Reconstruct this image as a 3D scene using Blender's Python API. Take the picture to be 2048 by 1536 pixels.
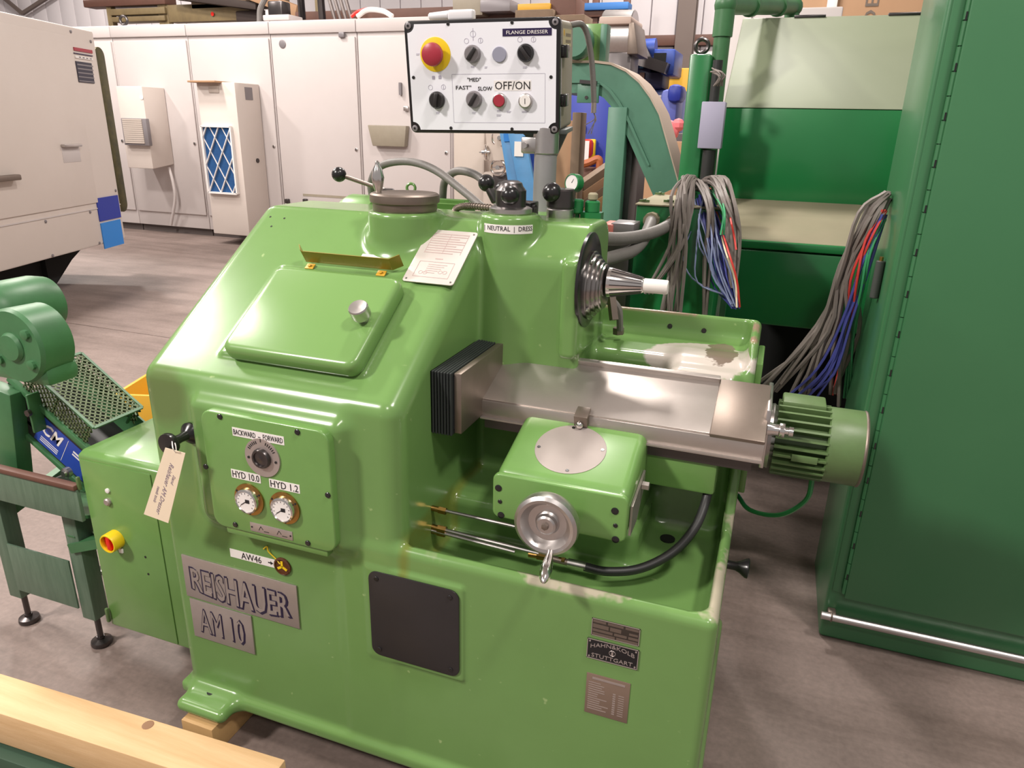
import bpy, bmesh, math, random
import numpy as np
from mathutils import Vector, Matrix

for o in list(bpy.data.objects): bpy.data.objects.remove(o)
SC = bpy.context.scene
COL = SC.collection
PI = math.pi
R = math.radians

# ---------------------------------------------------------------- camera, world, lights, exposure
FPX, YAW, PITCH, ROLL = 1431.5, -0.343286, -0.344935, 0.02376
fw = Vector((math.sin(YAW)*math.cos(PITCH), math.cos(YAW)*math.cos(PITCH), math.sin(PITCH)))
r0 = Vector((math.cos(YAW), -math.sin(YAW), 0)); u0 = r0.cross(fw)
rt = r0*math.cos(ROLL)+u0*math.sin(ROLL); up = -r0*math.sin(ROLL)+u0*math.cos(ROLL)
CAM = Vector((0, 0, 1.6))
cd = bpy.data.cameras.new('camera'); cam = bpy.data.objects.new('camera', cd); COL.objects.link(cam)
cd.sensor_width = 36; cd.lens = 36*FPX/2048; cd.clip_start = .05; cd.clip_end = 200
cam.matrix_world = Matrix(((rt.x, up.x, -fw.x, CAM.x), (rt.y, up.y, -fw.y, CAM.y), (rt.z, up.z, -fw.z, CAM.z), (0, 0, 0, 1)))
SC.camera = cam
SC.view_settings.view_transform = 'Standard'; SC.view_settings.look = 'None'
SC.view_settings.gamma = 1; SC.view_settings.use_curve_mapping = False
SC.view_settings.exposure = 0.0

W = bpy.data.worlds.new('world'); SC.world = W; W.use_nodes = True
W.node_tree.nodes['Background'].inputs[0].default_value = (1, .93, .9, 1)
W.node_tree.nodes['Background'].inputs[1].default_value = .39

def area(name, loc, target, size, power, col=(1, .93, .87), sy=None):
    l = bpy.data.lights.new(name, 'AREA'); l.shape = 'RECTANGLE'; l.size = size; l.size_y = sy or size
    l.energy = power; l.color = col
    o = bpy.data.objects.new(name, l); COL.objects.link(o); o.location = loc
    o.rotation_euler = (Vector(target)-Vector(loc)).to_track_quat('-Z', 'Y').to_euler()
    return o
LAMPS = [(-6.7, 2.0, 6.2), (-1.4, 4.7, 6.2), (2.2, .3, 6.2), (-4.6, -2.6, 5.6), (1.0, -3.2, 6.2), (-7.5, 6.0, 6.2), (-1.5, 10.5, 6.2), (-11, 4.5, 6.2), (-13.5, 10.5, 6.2)]  # unseen overhead lamps; right-hand ones and the far-left wall one are added fill
LPOW = [430, 230, 230, 460, 140, 330, 420, 340, 420]
for i, (p, w) in enumerate(zip(LAMPS, LPOW)):
    area('high_bay_and_fill_light', p, (p[0], p[1], 0) if i != 3 else (-.8, 1.5, .8), .55, w, sy=.8)

def P(px, py, **k):
    """point of the scene seen at photo pixel (2048x1536) on the plane x=, y= or z="""
    d = fw+rt*((px-1024)/FPX)-up*((py-768)/FPX)
    (a, v), = k.items(); i = 'xyz'.index(a)
    return CAM+d*((v-CAM[i])/d[i])
def PL(px, py, p0, n):
    d = fw+rt*((px-1024)/FPX)-up*((py-768)/FPX); n = Vector(n)
    return CAM+d*(((Vector(p0)-CAM) @ n)/(d @ n))

# ---------------------------------------------------------------- materials
MATS = {}; ORG = {}
def mat(name, col, rough=.5, metal=0, col2=None, scale=8, amt=.5, bump=0, coat=0, bscale=60, emit=None, trans=0, stretch=None):
    if name in MATS: return MATS[name]
    m = bpy.data.materials.new(name); m.use_nodes = True; nt = m.node_tree; b = nt.nodes['Principled BSDF']
    b.inputs['Base Color'].default_value = (*col, 1); b.inputs['Roughness'].default_value = rough; b.inputs['Metallic'].default_value = metal
    if coat: b.inputs['Coat Weight'].default_value = coat; b.inputs['Coat Roughness'].default_value = .12
    if trans: b.inputs['Transmission Weight'].default_value = trans
    if emit: b.inputs['Emission Color'].default_value = (*emit[:3], 1); b.inputs['Emission Strength'].default_value = emit[3]
    tc = None
    if col2 or bump:
        tc = nt.nodes.new('ShaderNodeTexCoord'); mp = nt.nodes.new('ShaderNodeMapping')
        nt.links.new(tc.outputs['Object'], mp.inputs[0])
        if stretch: mp.inputs['Scale'].default_value = stretch
    if col2:
        n = nt.nodes.new('ShaderNodeTexNoise'); n.inputs['Scale'].default_value = scale; n.inputs['Detail'].default_value = 6
        n.inputs['Roughness'].default_value = .65
        nt.links.new(mp.outputs[0], n.inputs['Vector'])
        cr = nt.nodes.new('ShaderNodeValToRGB'); cr.color_ramp.elements[0].position = .5-.28; cr.color_ramp.elements[1].position = .5+.28
        cr.color_ramp.elements[0].color = (*[a*(1-amt)+c*amt for a, c in zip(col, col2)], 1); cr.color_ramp.elements[1].color = (*col, 1)
        nt.links.new(n.outputs[0], cr.inputs[0]); nt.links.new(cr.outputs[0], b.inputs['Base Color'])
    if bump:
        n2 = nt.nodes.new('ShaderNodeTexNoise'); n2.inputs['Scale'].default_value = bscale; n2.inputs['Detail'].default_value = 3
        nt.links.new(mp.outputs[0], n2.inputs['Vector'])
        bp = nt.nodes.new('ShaderNodeBump'); bp.inputs['Strength'].default_value = bump; bp.inputs['Distance'].default_value = .004
        nt.links.new(n2.outputs[0], bp.inputs['Height']); nt.links.new(bp.outputs[0], b.inputs['Normal'])
    MATS[name] = m; return m

GRN = (.150, .285, .085)
M_body = mat('machine_green_paint', GRN, .20, 0, (.12, .225, .065), 3.5, .6, .02, 0, 25)
M_cover = mat('cover_green_paint', GRN, .24, 0, (.16, .29, .085), 6, .5, .02)
M_grn = mat('green_paint', (.15, .305, .08), .35, 0, (.10, .20, .05), 9, .4, 0, .3)
M_grnd = mat('green_paint_dull', (.105, .185, .065), .42, 0, (.06, .08, .03), 9, .6, .06)
M_dkgrn = mat('dark_green_enamel', (.012, .17, .045), .28, 0, (.01, .14, .04), 4, .6, .02, .3)
M_cabgrn = mat('cabinet_green_enamel', (.044, .160, .066), .33, 0, (.036, .14, .058), 2.5, .7, .02, .2, 220)
M_dust = mat('dust_film', (.30, .26, .175), .8, 0, (.22, .22, .135), 5, .6)
M_olive = mat('dusty_green_hood', (.18, .205, .135), .5, 0, (.155, .185, .11), 3, .5)
M_teal = mat('teal_green_paint', (.085, .22, .15), .42, 0, (.05, .14, .09), 7, .5)
M_convgrn = mat('conveyor_green_paint', (.06, .19, .075), .42, 0, (.03, .09, .035), 8, .6, .05)
M_convteal = mat('conveyor_worn_paint', (.13, .20, .14), .45, 0, (.05, .10, .06), 14, .7, 0, 0, 60, None, 0, (6, 6, .6))
M_steel = mat('ground_steel', (.56, .51, .48), .38, .85, (.42, .37, .34), 5, .7, .02, 0, 90)
M_bright = mat('polished_steel', (.72, .69, .67), .16, 1)
M_alu = mat('aluminium', (.60, .57, .56), .33, 1, (.45, .42, .4), 20, .5)
M_brnsteel = mat('brown_oiled_steel', (.24, .195, .165), .42, .75, (.16, .125, .10), 12, .6)
M_dksteel = mat('dark_steel', (.10, .09, .09), .3, .9)
M_plate = mat('silver_plate', (.46, .40, .38), .42, .6, (.36, .30, .28), 25, .5)
M_whiteplate = mat('white_data_plate', (.62, .56, .52), .4, .2)
M_black = mat('black_plastic', (.012, .011, .012), .25)
M_blackm = mat('black_satin', (.022, .019, .02), .4, 0, (.014, .012, .012), 10, .5)
M_rubber = mat('black_rubber', (.02, .02, .02), .45)
M_bellow = mat('bellows_fabric', (.018, .022, .022), .6)
M_brass = mat('brass', (.45, .27, .08), .35, 1, (.2, .11, .04), 30, .5)
M_yellow = mat('yellow_plastic', (.80, .56, .01), .4)
M_yelmet = mat('yellow_sheet_metal', (.28, .22, .03), .4, .3, (.18, .13, .02), 10, .5)
M_orange = mat('orange_yellow_paint', (.65, .36, .03), .45)
M_red = mat('red_plastic', (.35, .025, .045), .4)
M_redb = mat('bright_red_plastic', (.75, .02, .012), .25)
M_white = mat('white_plastic', (.78, .76, .78), .35)
M_panelwhite = mat('white_panel_face', (.80, .80, .86), .35)
M_label = mat('white_label', (.80, .76, .74), .5)
M_paper = mat('manila_paper', (.80, .67, .51), .7)
M_print = mat('black_print', (.012, .011, .013), .6)
M_faint = mat('grey_print', (.36, .34, .42), .6)
M_pinkprint = mat('pink_print', (.48, .36, .34), .6)
M_purple = mat('dark_purple_tape', (.02, .010, .055), .4)
M_greyk = mat('grey_knob', (.22, .20, .21), .4, .2)
M_greypl = mat('grey_plug', (.28, .28, .36), .5)
M_boxgrey = mat('dusty_beige_enamel', (.30, .26, .20), .5, 0, (.22, .19, .14), 12, .5)
M_conduit = mat('grey_conduit', (.19, .175, .165), .5, 0, (.13, .12, .11), 30, .5, .15, 0, 200)
M_cable = mat('grey_cable', (.20, .17, .155), .5)
M_cableb = mat('blue_wire', (.065, .075, .32), .45)
M_cablel = mat('pale_blue_wire', (.22, .26, .42), .45)
M_cabler = mat('red_wire', (.60, .05, .04), .45)
M_cableg = mat('green_wire', (.04, .30, .12), .45)
M_cabley = mat('cream_wire', (.70, .62, .42), .45)
M_cream = mat('cream_enamel', (.55, .50, .49), .45, 0, (.50, .445, .43), 2, .5)
M_cncw = mat('machine_white_enamel', (.66, .585, .54), .45, 0, (.58, .51, .46), 2, .5)
M_beige = mat('beige_enamel', (.50, .43, .38), .5, 0, (.42, .36, .31), 4, .5)
M_blue = mat('cobalt_blue', (.012, .03, .30), .45)
M_skyblue = mat('sky_blue', (.02, .21, .62), .45)
M_blue2 = mat('machine_blue', (.025, .07, .36), .4, 0, (.01, .02, .12), 10, .6)
M_ltblue = mat('light_blue_steel', (.07, .25, .50), .45, 0, (.05, .15, .3), 10, .5)
M_filter = mat('blue_filter', (.01, .085, .25), .8, 0, (.006, .04, .14), 40, .7)
M_seam = mat('dark_seam', (.10, .08, .075), .8)  # even dark tone of joints, seams and plinths
M_wood = mat('pine_timber', (.68, .47, .26), .6, 0, (.46, .27, .11), 3, .7, .1, 0, 40, None, 0, (1, 14, 14))
M_woody = mat('pine_block', (.50, .31, .13), .6, 0, (.30, .17, .06), 6, .7, .1)
M_woodd = mat('weathered_wood', (.24, .16, .10), .7, 0, (.12, .08, .05), 5, .7)
M_card = mat('cardboard', (.42, .25, .14), .75, 0, (.36, .20, .11), 4, .5)
M_rust = mat('rusty_brown_steel', (.14, .06, .04), .6, 0, (.08, .035, .025), 8, .6)
M_olsteel = mat('olive_rack_steel', (.28, .21, .10), .55, 0, (.08, .05, .03), 5, .6)
M_conc = None
M_wallw = mat('insulated_wall_white', (.72, .68, .70), .55, 0, (.62, .57, .58), 1.5, .5)
M_wallseam = mat('wall_seam', (.35, .31, .33), .7)
M_tan = mat('brown_column_paint', (.14, .105, .09), .6)
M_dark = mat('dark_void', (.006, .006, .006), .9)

# ---------------------------------------------------------------- mesh builder
def basis(x, y, o):
    x = Vector(x).normalized(); y = Vector(y); y = (y-x*(y @ x)).normalized(); z = x.cross(y)
    o = Vector(o)
    return Matrix(((x.x, y.x, z.x, o.x), (x.y, y.y, z.y, o.y), (x.z, y.z, z.z, o.z), (0, 0, 0, 1)))
def front(x, y, z): return basis((1, 0, 0), (0, 0, 1), (x, y, z))          # local z points to -Y
def spline(pts, n=6):
    p = [Vector(q) for q in pts]; p = [p[0]*2-p[1]]+p+[p[-1]*2-p[-2]]; out = []
    for i in range(1, len(p)-2):
        a, b, c, d = p[i-1:i+3]
        for k in range(n):
            t = k/n
            out.append(.5*((2*b)+(c-a)*t+(2*a-5*b+4*c-d)*t*t+(3*b-a-3*c+d)*t**3))
    out.append(p[-2]); return out
class MB:
    def __init__(s, X=None): s.bm = bmesh.new(); s.X = X or Matrix(); s.m = 0
    def _add(s, vs, fs):
        v = [s.bm.verts.new(s.X @ Vector(q)) for q in vs]; out = []
        for f in fs:
            try:
                F = s.bm.faces.new([v[i] for i in f]); F.material_index = s.m; out.append(F)
            except ValueError: pass
        return v, out
    def _bev(s, faces, b, seg, lim=None):
        bmesh.ops.recalc_face_normals(s.bm, faces=faces); s.bm.normal_update()
        ed = set(e for f in faces for e in f.edges)
        if lim: ed = [e for e in ed if len(e.link_faces) == 2 and e.calc_face_angle(0) > lim]
        else: ed = list(ed)
        r = bmesh.ops.bevel(s.bm, geom=ed, offset=b, segments=seg, profile=.5, affect='EDGES', clamp_overlap=not lim)
        for f in r['faces']: f.material_index = s.m
    def box(s, x0, x1, y0, y1, z0, z1, b=0, seg=2):
        v = [(x, y, z) for x in (x0, x1) for y in (y0, y1) for z in (z0, z1)]
        f = [(0, 1, 3, 2), (4, 6, 7, 5), (0, 4, 5, 1), (2, 3, 7, 6), (0, 2, 6, 4), (1, 5, 7, 3)]
        _, F = s._add(v, f)
        if b: s._bev(F, b, seg)
        return s
    def cbox(s, c, d, b=0, seg=2): return s.box(c[0]-d[0]/2, c[0]+d[0]/2, c[1]-d[1]/2, c[1]+d[1]/2, c[2]-d[2]/2, c[2]+d[2]/2, b, seg)
    def bar(s, p, q, w, h, upv=(0, 0, 1), b=0):
        p, q = Vector(p), Vector(q); d = q-p; L = d.length; old = s.X
        s.X = old @ basis(d, Vector(upv).cross(d), p); s.box(0, L, -w/2, w/2, -h/2, h/2, b); s.X = old; return s
    def lathe(s, prof, o=(0, 0, 0), ax=(0, 0, 1), n=24):
        ax = Vector(ax).normalized(); t = Vector((1, 0, 0)) if abs(ax.x) < .8 else Vector((0, 1, 0))
        u = ax.cross(t).normalized(); w = ax.cross(u); o = Vector(o); vs = []; fs = []
        for r, h in prof:
            for i in range(n):
                a = 2*PI*i/n; vs.append(o+ax*h+(u*math.cos(a)+w*math.sin(a))*max(r, 1e-5))
        for k in range(len(prof)-1):
            for i in range(n):
                j = (i+1) % n; fs.append((k*n+i, k*n+j, (k+1)*n+j, (k+1)*n+i))
        fs.append(tuple(range(n))[::-1]); fs.append(tuple((len(prof)-1)*n+i for i in range(n)))
        s._add(vs, fs); return s
    def cyl(s, p, q, r, r2=None, n=16, b=0):
        p, q = Vector(p), Vector(q); L = (q-p).length; r2 = r if r2 is None else r2
        pr = [(r, 0), (r2, L)] if not b else [(r-b, 0), (r, b), (r2, L-b), (r2-b, L)]
        return s.lathe(pr, p, q-p, n)
    def sph(s, c, r, n=14, sc=(1, 1, 1)):
        m = n//2; vs = [(c[0], c[1], c[2]+r*sc[2])]; fs = []
        for k in range(1, m):
            for i in range(n):
                a, b = PI*k/m, 2*PI*i/n
                vs.append((c[0]+r*sc[0]*math.sin(a)*math.cos(b), c[1]+r*sc[1]*math.sin(a)*math.sin(b), c[2]+r*sc[2]*math.cos(a)))
        vs.append((c[0], c[1], c[2]-r*sc[2])); L = len(vs)-1
        for i in range(n):
            j = (i+1) % n; fs.append((0, 1+i, 1+j)); fs.append((L, 1+(m-2)*n+j, 1+(m-2)*n+i))
            for k in range(m-2): fs.append((1+k*n+i, 1+(k+1)*n+i, 1+(k+1)*n+j, 1+k*n+j))
        s._add(vs, fs); return s
    def tube(s, pts, r, n=8, sm=6):
        p = spline(pts, sm) if sm else [Vector(q) for q in pts]
        vs = []; fs = []; nr = None
        for i, q in enumerate(p):
            t = (p[min(i+1, len(p)-1)]-p[max(i-1, 0)])
            if t.length < 1e-9: t = Vector((0, 0, 1))
            t.normalize()
            if nr is None: nr = t.orthogonal().normalized()
            nr = (nr-t*(nr @ t)).normalized(); b = t.cross(nr)
            rr = r[min(i, len(r)-1)] if isinstance(r, list) else r
            for k in range(n):
                a = 2*PI*k/n; vs.append(q+(nr*math.cos(a)+b*math.sin(a))*rr)
        for i in range(len(p)-1):
            for k in range(n):
                l = (k+1) % n; fs.append((i*n+k, i*n+l, (i+1)*n+l, (i+1)*n+k))
        fs.append(tuple(range(n))[::-1]); fs.append(tuple((len(p)-1)*n+k for k in range(n)))
        s._add(vs, fs); return s
    def torus(s, c, ax, r, rr, n=24, k=8):
        ax = Vector(ax).normalized(); u = ax.orthogonal().normalized(); w = ax.cross(u); c = Vector(c); vs = []; fs = []
        for i in range(n):
            d = u*math.cos(2*PI*i/n)+w*math.sin(2*PI*i/n)
            for j in range(k):
                a = 2*PI*j/k; vs.append(c+d*(r+rr*math.cos(a))+ax*rr*math.sin(a))
        for i in range(n):
            for j in range(k):
                i2, j2 = (i+1) % n, (j+1) % k; fs.append((i*k+j, i2*k+j, i2*k+j2, i*k+j2))
        s._add(vs, fs); return s
    def prism(s, poly, w0, w1, b=0, seg=2, mp=None, lim=None):
        """poly (u,v) extruded along w; mp maps (u,v,w) to xyz"""
        mp = mp or (lambda u, v, w: (u, v, w)); n = len(poly)
        vs = [mp(u, v, w0) for u, v in poly]+[mp(u, v, w1) for u, v in poly]
        fs = [tuple(range(n))[::-1], tuple(range(n, 2*n))]+[(i, (i+1) % n, n+(i+1) % n, n+i) for i in range(n)]
        _, F = s._add(vs, fs)
        if b: s._bev(F, b, seg, lim)
        return s
    def rrect(s, u0, u1, v0, v1, r, w0, w1, b=0, seg=2):
        return s.prism(rr_poly(u0, u1, v0, v1, r), w0, w1, b, seg, None, R(50))
    def build(s, name, m, parent=None, o=None, sharp=32):
        bmesh.ops.recalc_face_normals(s.bm, faces=s.bm.faces[:])
        org = Vector(o) if o is not None else (ORG[parent.name] if parent is not None else None)
        if org is None:
            vs = [v.co for v in s.bm.verts]; org = Vector(((min(v.x for v in vs)+max(v.x for v in vs))/2, (min(v.y for v in vs)+max(v.y for v in vs))/2, min(v.z for v in vs)))
        org = Vector(org)
        for v in s.bm.verts: v.co -= org
        me = bpy.data.meshes.new(name); s.bm.to_mesh(me); s.bm.free()
        for k in (m if isinstance(m, (list, tuple)) else [m]): me.materials.append(k)
        me.polygons.foreach_set('use_smooth', [True]*len(me.polygons)); me.set_sharp_from_angle(angle=R(sharp))
        ob = bpy.data.objects.new(name, me); COL.objects.link(ob)
        if parent is not None:
            ob.parent = parent; ob.location = org-ORG[parent.name]
        else: ob.location = org
        ORG[ob.name] = Vector(org)
        return ob
def rr_poly(u0, u1, v0, v1, r, n=5):
    out = []
    for cx, cy, a0 in ((u1-r, v1-r, 0), (u0+r, v1-r, 90), (u0+r, v0+r, 180), (u1-r, v0+r, 270)):
        for k in range(n+1):
            a = R(a0+90*k/n); out.append((cx+r*math.cos(a), cy+r*math.sin(a)))
    return out
def inst(src, loc, parent, rot=None, name=None):
    o = src.copy(); COL.objects.link(o); o.parent = parent; o.location = Vector(loc)-ORG[parent.name] if parent is not None else loc
    if rot: o.rotation_euler = rot
    ORG[o.name] = Vector(Vector(loc)); return o
def thing(name, loc, label, cat, group=None):
    o = bpy.data.objects.new(name, None); COL.objects.link(o); o.location = loc; o.empty_display_size = .1
    ORG[o.name] = Vector(Vector(loc)); return tag(o, label, cat, group)
def tag(o, label, cat, group=None):
    o['label'] = label; o['category'] = cat
    if group: o['group'] = group
    return o
def struct(o): o['kind'] = 'structure'; return o
def part(name, loc, parent):
    o = bpy.data.objects.new(name, None); COL.objects.link(o); o.parent = parent
    o.location = Vector(loc)-ORG[parent.name]; ORG[o.name] = Vector(Vector(loc)); o.empty_display_size = .05; return o
def txt(s, X, w, h, m, parent, warp=None, name='lettering', ext=.0006, shear=0, bold=0):
    """text centred in local frame X, fitted to w x h, slightly raised"""
    c = bpy.data.curves.new(name, 'FONT'); c.body = s; c.size = 1; c.extrude = 0; c.resolution_u = 2; c.shear = shear; c.offset = bold
    o = bpy.data.objects.new(name, c); COL.objects.link(o)
    me = bpy.data.meshes.new_from_object(o.evaluated_get(bpy.context.evaluated_depsgraph_get()))
    bpy.data.objects.remove(o); bpy.data.curves.remove(c)
    co = np.array([v.co[:] for v in me.vertices]); lo, hi = co.min(0), co.max(0)
    sx = w/(hi[0]-lo[0]); sy = (h/(hi[1]-lo[1])) if h else sx
    bm = bmesh.new(); bm.from_mesh(me); bpy.data.meshes.remove(me)
    r = bmesh.ops.extrude_face_region(bm, geom=bm.faces[:])
    for g in r['geom']:
        if isinstance(g, bmesh.types.BMVert): g.co.z += 1
    for v in bm.verts:
        u = (v.co.x-(lo[0]+hi[0])/2)*sx; q = (v.co.y-(lo[1]+hi[1])/2)*sy; z = ext if v.co.z > .5 else -ext*.5
        if warp: u, q, z = warp(u, q, z)
        v.co = X @ Vector((u, q, z))
    b = MB(); b.bm.free(); b.bm = bm
    return b.build(name, m, parent)

# ---------------------------------------------------------------- the setting
def concrete():
    m = bpy.data.materials.new('concrete_floor'); m.use_nodes = True; nt = m.node_tree; b = nt.nodes['Principled BSDF']; L = nt.links.new
    tc = nt.nodes.new('ShaderNodeTexCoord')
    def noise(sc, det, rough, mp=None):
        n = nt.nodes.new('ShaderNodeTexNoise'); n.inputs['Scale'].default_value = sc; n.inputs['Detail'].default_value = det; n.inputs['Roughness'].default_value = rough
        if mp:
            k = nt.nodes.new('ShaderNodeMapping'); k.inputs['Scale'].default_value = mp; k.inputs['Rotation'].default_value = (0, 0, .5)
            L(tc.outputs['Object'], k.inputs[0]); L(k.outputs[0], n.inputs['Vector'])
        else: L(tc.outputs['Object'], n.inputs['Vector'])
        return n
    def ramp(n, p0, c0, p1, c1):
        r = nt.nodes.new('ShaderNodeValToRGB'); e = r.color_ramp.elements; e[0].position = p0; e[1].position = p1
        e[0].color = (*c0, 1); e[1].color = (*c1, 1); L(n.outputs[0], r.inputs[0]); return r
    a = ramp(noise(1.1, 8, .65), .32, (.150, .112, .098), .66, (.265, .203, .180))
    c = ramp(noise(.8, 6, .7, (1, 7, 1)), .34, (.62, .60, .58), .56, (1, 1, 1))
    d = ramp(noise(55, 3, .6), .3, (.86, .86, .86), .7, (1.08, 1.08, 1.08))
    x = nt.nodes.new('ShaderNodeMix'); x.data_type = 'RGBA'; x.blend_type = 'MULTIPLY'; x.inputs[0].default_value = .8
    L(a.outputs[0], x.inputs[6]); L(c.outputs[0], x.inputs[7])
    y = nt.nodes.new('ShaderNodeMix'); y.data_type = 'RGBA'; y.blend_type = 'MULTIPLY'; y.inputs[0].default_value = 1
    L(x.outputs[2], y.inputs[6]); L(d.outputs[0], y.inputs[7]); L(y.outputs[2], b.inputs['Base Color'])
    b.inputs['Roughness'].default_value = .55; return m
M_conc = concrete()
fl = struct(MB().box(-22, 6, -6, 16.2, -.06, -.012).build('floor', M_seam, None, (0, 0, 0)))
XS = [-22.006, -12.4, 1.9, 6]; YS = [-6, 4.12, 9.9, 16.2]
for i in range(3):
    for j in range(3):
        MB().box(XS[i]+.004, XS[i+1]-.004, YS[j]+.005, YS[j+1]-.005, -.011, 0, .002, 1).build('concrete_slab', M_conc, fl)
YW = 14.0
wb = struct(MB().box(-22, 5, YW+.06, YW+.25, 0, 8).build('wall_back', M_wallseam, None, (-8, YW, 0)))
pn = MB(); pn.X = Matrix.Translation((0, YW, 0)); pn.box(-.22, .22, 0, .06, 0, 3.0, .022, 2)
src = pn.build('wall_panel', M_wallw, wb, (0, YW, 0)); src2 = None
pn = MB(); pn.X = Matrix.Translation((0, YW, 0)); pn.box(-.22, .22, 0, .06, 3.16, 7.9, .022, 2)
src2 = pn.build('wall_panel', M_wallw, wb, (0, YW, 0))
xs = [-19+.45*k for k in range(50)]
src.location = Vector((xs[0], YW, 0))-ORG[wb.name]; src2.location = src.location
for x in xs[1:]:
    inst(src, (x, YW, 0), wb); inst(src2, (x, YW, 0), wb)
MB().box(-19.3, 3.6, YW-.1, YW+.03, 3.0, 3.17, .01).build('wall_girt', M_rust, wb)
MB().box(-22, 5, -6, YW+.25, 7.9, 8.0).build('ceiling', mat('ceiling_grey', (.5, .48, .46), .8), None); struct(bpy.data.objects['ceiling'])
cx_ = P(1372, 60, y=YW-.2).x
st = MB(); st.box(cx_-.15, cx_+.15, YW-.33, YW-.31, 0, 7.9).box(cx_-.15, cx_+.15, YW-.12, YW-.10, 0, 7.9).box(cx_-.01, cx_+.01, YW-.31, YW-.12, 0, 7.9)
struct(st.build('trim_1', M_tan, None))
pq, qq = P(45, 27, y=YW-.15), P(-60, -60, y=YW-.15); pb = P(110, -15, y=YW-.15)
struct(MB().bar(pq, qq, .07, .07).bar(pq, pb, .07, .07).build('trim_2', M_tan, None))

# ---------------------------------------------------------------- grinding machine: cast body from a distance field
def inset(poly, r):
    n = len(poly); out = []
    A = sum(poly[i][0]*poly[(i+1) % n][1]-poly[(i+1) % n][0]*poly[i][1] for i in range(n))
    s = 1 if A > 0 else -1
    for i in range(n):
        a, b, c = (np.array(poly[k], float) for k in ((i-1) % n, i, (i+1) % n))
        d1 = (b-a)/np.linalg.norm(b-a); d2 = (c-b)/np.linalg.norm(c-b)
        n1 = s*np.array([-d1[1], d1[0]]); n2 = s*np.array([-d2[1], d2[0]])
        M = np.array([n1, n2]); out.append(tuple(np.linalg.solve(M, [n1 @ b+r, n2 @ b+r])))
    return out
def sdpoly(px, py, poly):
    d = np.full(px.shape, 1e9, np.float32); s = np.ones(px.shape, np.float32); n = len(poly)
    for i in range(n):
        (vx, vy), (wx, wy) = poly[i], poly[i-1]
        ex, ey = wx-vx, wy-vy; ax, ay = px-vx, py-vy
        t = np.clip((ax*ex+ay*ey)/(ex*ex+ey*ey), 0, 1); d = np.minimum(d, (ax-ex*t)**2+(ay-ey*t)**2)
        c1 = py >= vy; c2 = py < wy; c3 = ex*ay > ey*ax
        s = np.where((c1 & c2 & c3) | (~c1 & ~c2 & ~c3), -s, s)
    return s*np.sqrt(d)
def comb(a, b): return np.sqrt(np.maximum(a, 0)**2+np.maximum(b, 0)**2)+np.minimum(np.maximum(a, b), 0)
def fprism(x, y, z, poly, x0, x1, Rr, re):
    d2 = sdpoly(y, z, inset(poly, Rr))-Rr
    return comb(d2+re, np.abs(x-(x0+x1)/2)-(x1-x0)/2+re)-re
def fbox(x, y, z, b, r):
    q = [np.abs(v-(b[2*i]+b[2*i+1])/2)-(b[2*i+1]-b[2*i])/2+r for i, v in enumerate((x, y, z))]
    return np.sqrt(sum(np.maximum(k, 0)**2 for k in q))+np.minimum(np.maximum(np.maximum(q[0], q[1]), q[2]), 0)-r
def fcyl(x, y, z, cx, cy, r, z0, z1, re, taper=0):
    rr = r-taper*(z-z0)/(z1-z0)
    return comb(np.sqrt((x-cx)**2+(y-cy)**2)-rr+re, np.abs(z-(z0+z1)/2)-(z1-z0)/2+re)-re
def smin(a, b, k):
    h = np.maximum(k-np.abs(a-b), 0)/k; return np.minimum(a, b)-h*h*k*.25
def smax(a, b, k): return -smin(-a, -b, k)
TALL = [(1.207, .09), (1.93, .09), (1.93, 1.376), (1.713, 1.376), (1.207, 1.040)]
BASE = [(1.207, .09), (2.03, .09), (2.03, 1.12), (1.80, 1.12), (1.56, .715), (1.207, .715)]
HEAD = [(1.65, .5), (1.93, .5), (1.93, 1.378), (1.745, 1.378), (1.65, 1.30)]
def body(x, y, z):
    d = fprism(x, y, z, BASE, -.85, 0, .022, .02)
    c = fbox(x, y, z, (-.80, -.024, 1.233, 1.80, .62, 2.0), .035)
    c = smin(c, fbox(x, y, z, (-.80, -.024, 1.62, 2.008, 1.05, 2.0), .03), .03)
    d = smax(d, -c, .012)
    d = smin(d, fbox(x, y, z, (-.9, -.205, 1.47, 1.84, .5, .72), .03), .03)
    d = smin(d, fbox(x, y, z, (-.205, -.03, 1.70, 1.9, .5, 1.05), .03), .04)
    d = smin(d, fprism(x, y, z, TALL, -1.378, -.682, .045, .045), .02)
    h = fprism(x, y, z, HEAD, -.692, -.420, .06, .012)
    h = smin(h, fcyl(x, y, z, -.630, 1.722, .098, .95, 1.396, .012, .022), .02)
    h = smin(h, fbox(x, y, z, (-.458, -.414, 1.600, 1.8, 1.07, 1.310), .014), .02)
    d = smin(d, h, .018)
    d = smin(d, fcyl(x, y, z, -.900, 1.672, .094, 1.15, 1.392, .01), .03)
    d = smin(d, fbox(x, y, z, (-1.205, -.806, 1.178, 1.3, .69, 1.0), .02), .045)
    d = smin(d, fbox(x, y, z, (-.775, -.53, 1.201, 1.26, .400, .655), .006), .008)
    d = smin(d, fbox(x, y, z, (-1.388, .010, 1.192, 2.04, .09, .128), .012), .02)
    d = smin(d, fbox(x, y, z, (-1.35, -1.19, 1.128, 1.25, .09, .128), .02), .03)
    # raised frame round the access door
    s = .547; cc = .837
    v = (y-1.207)*cc+(z-1.04)*s; n = -(y-1.207)*s+(z-1.04)*cc
    d = smin(d, fbox(x, v, n, (-1.180, -.795, .078, .375, -.03, .006), .006), .012)
    return d
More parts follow.
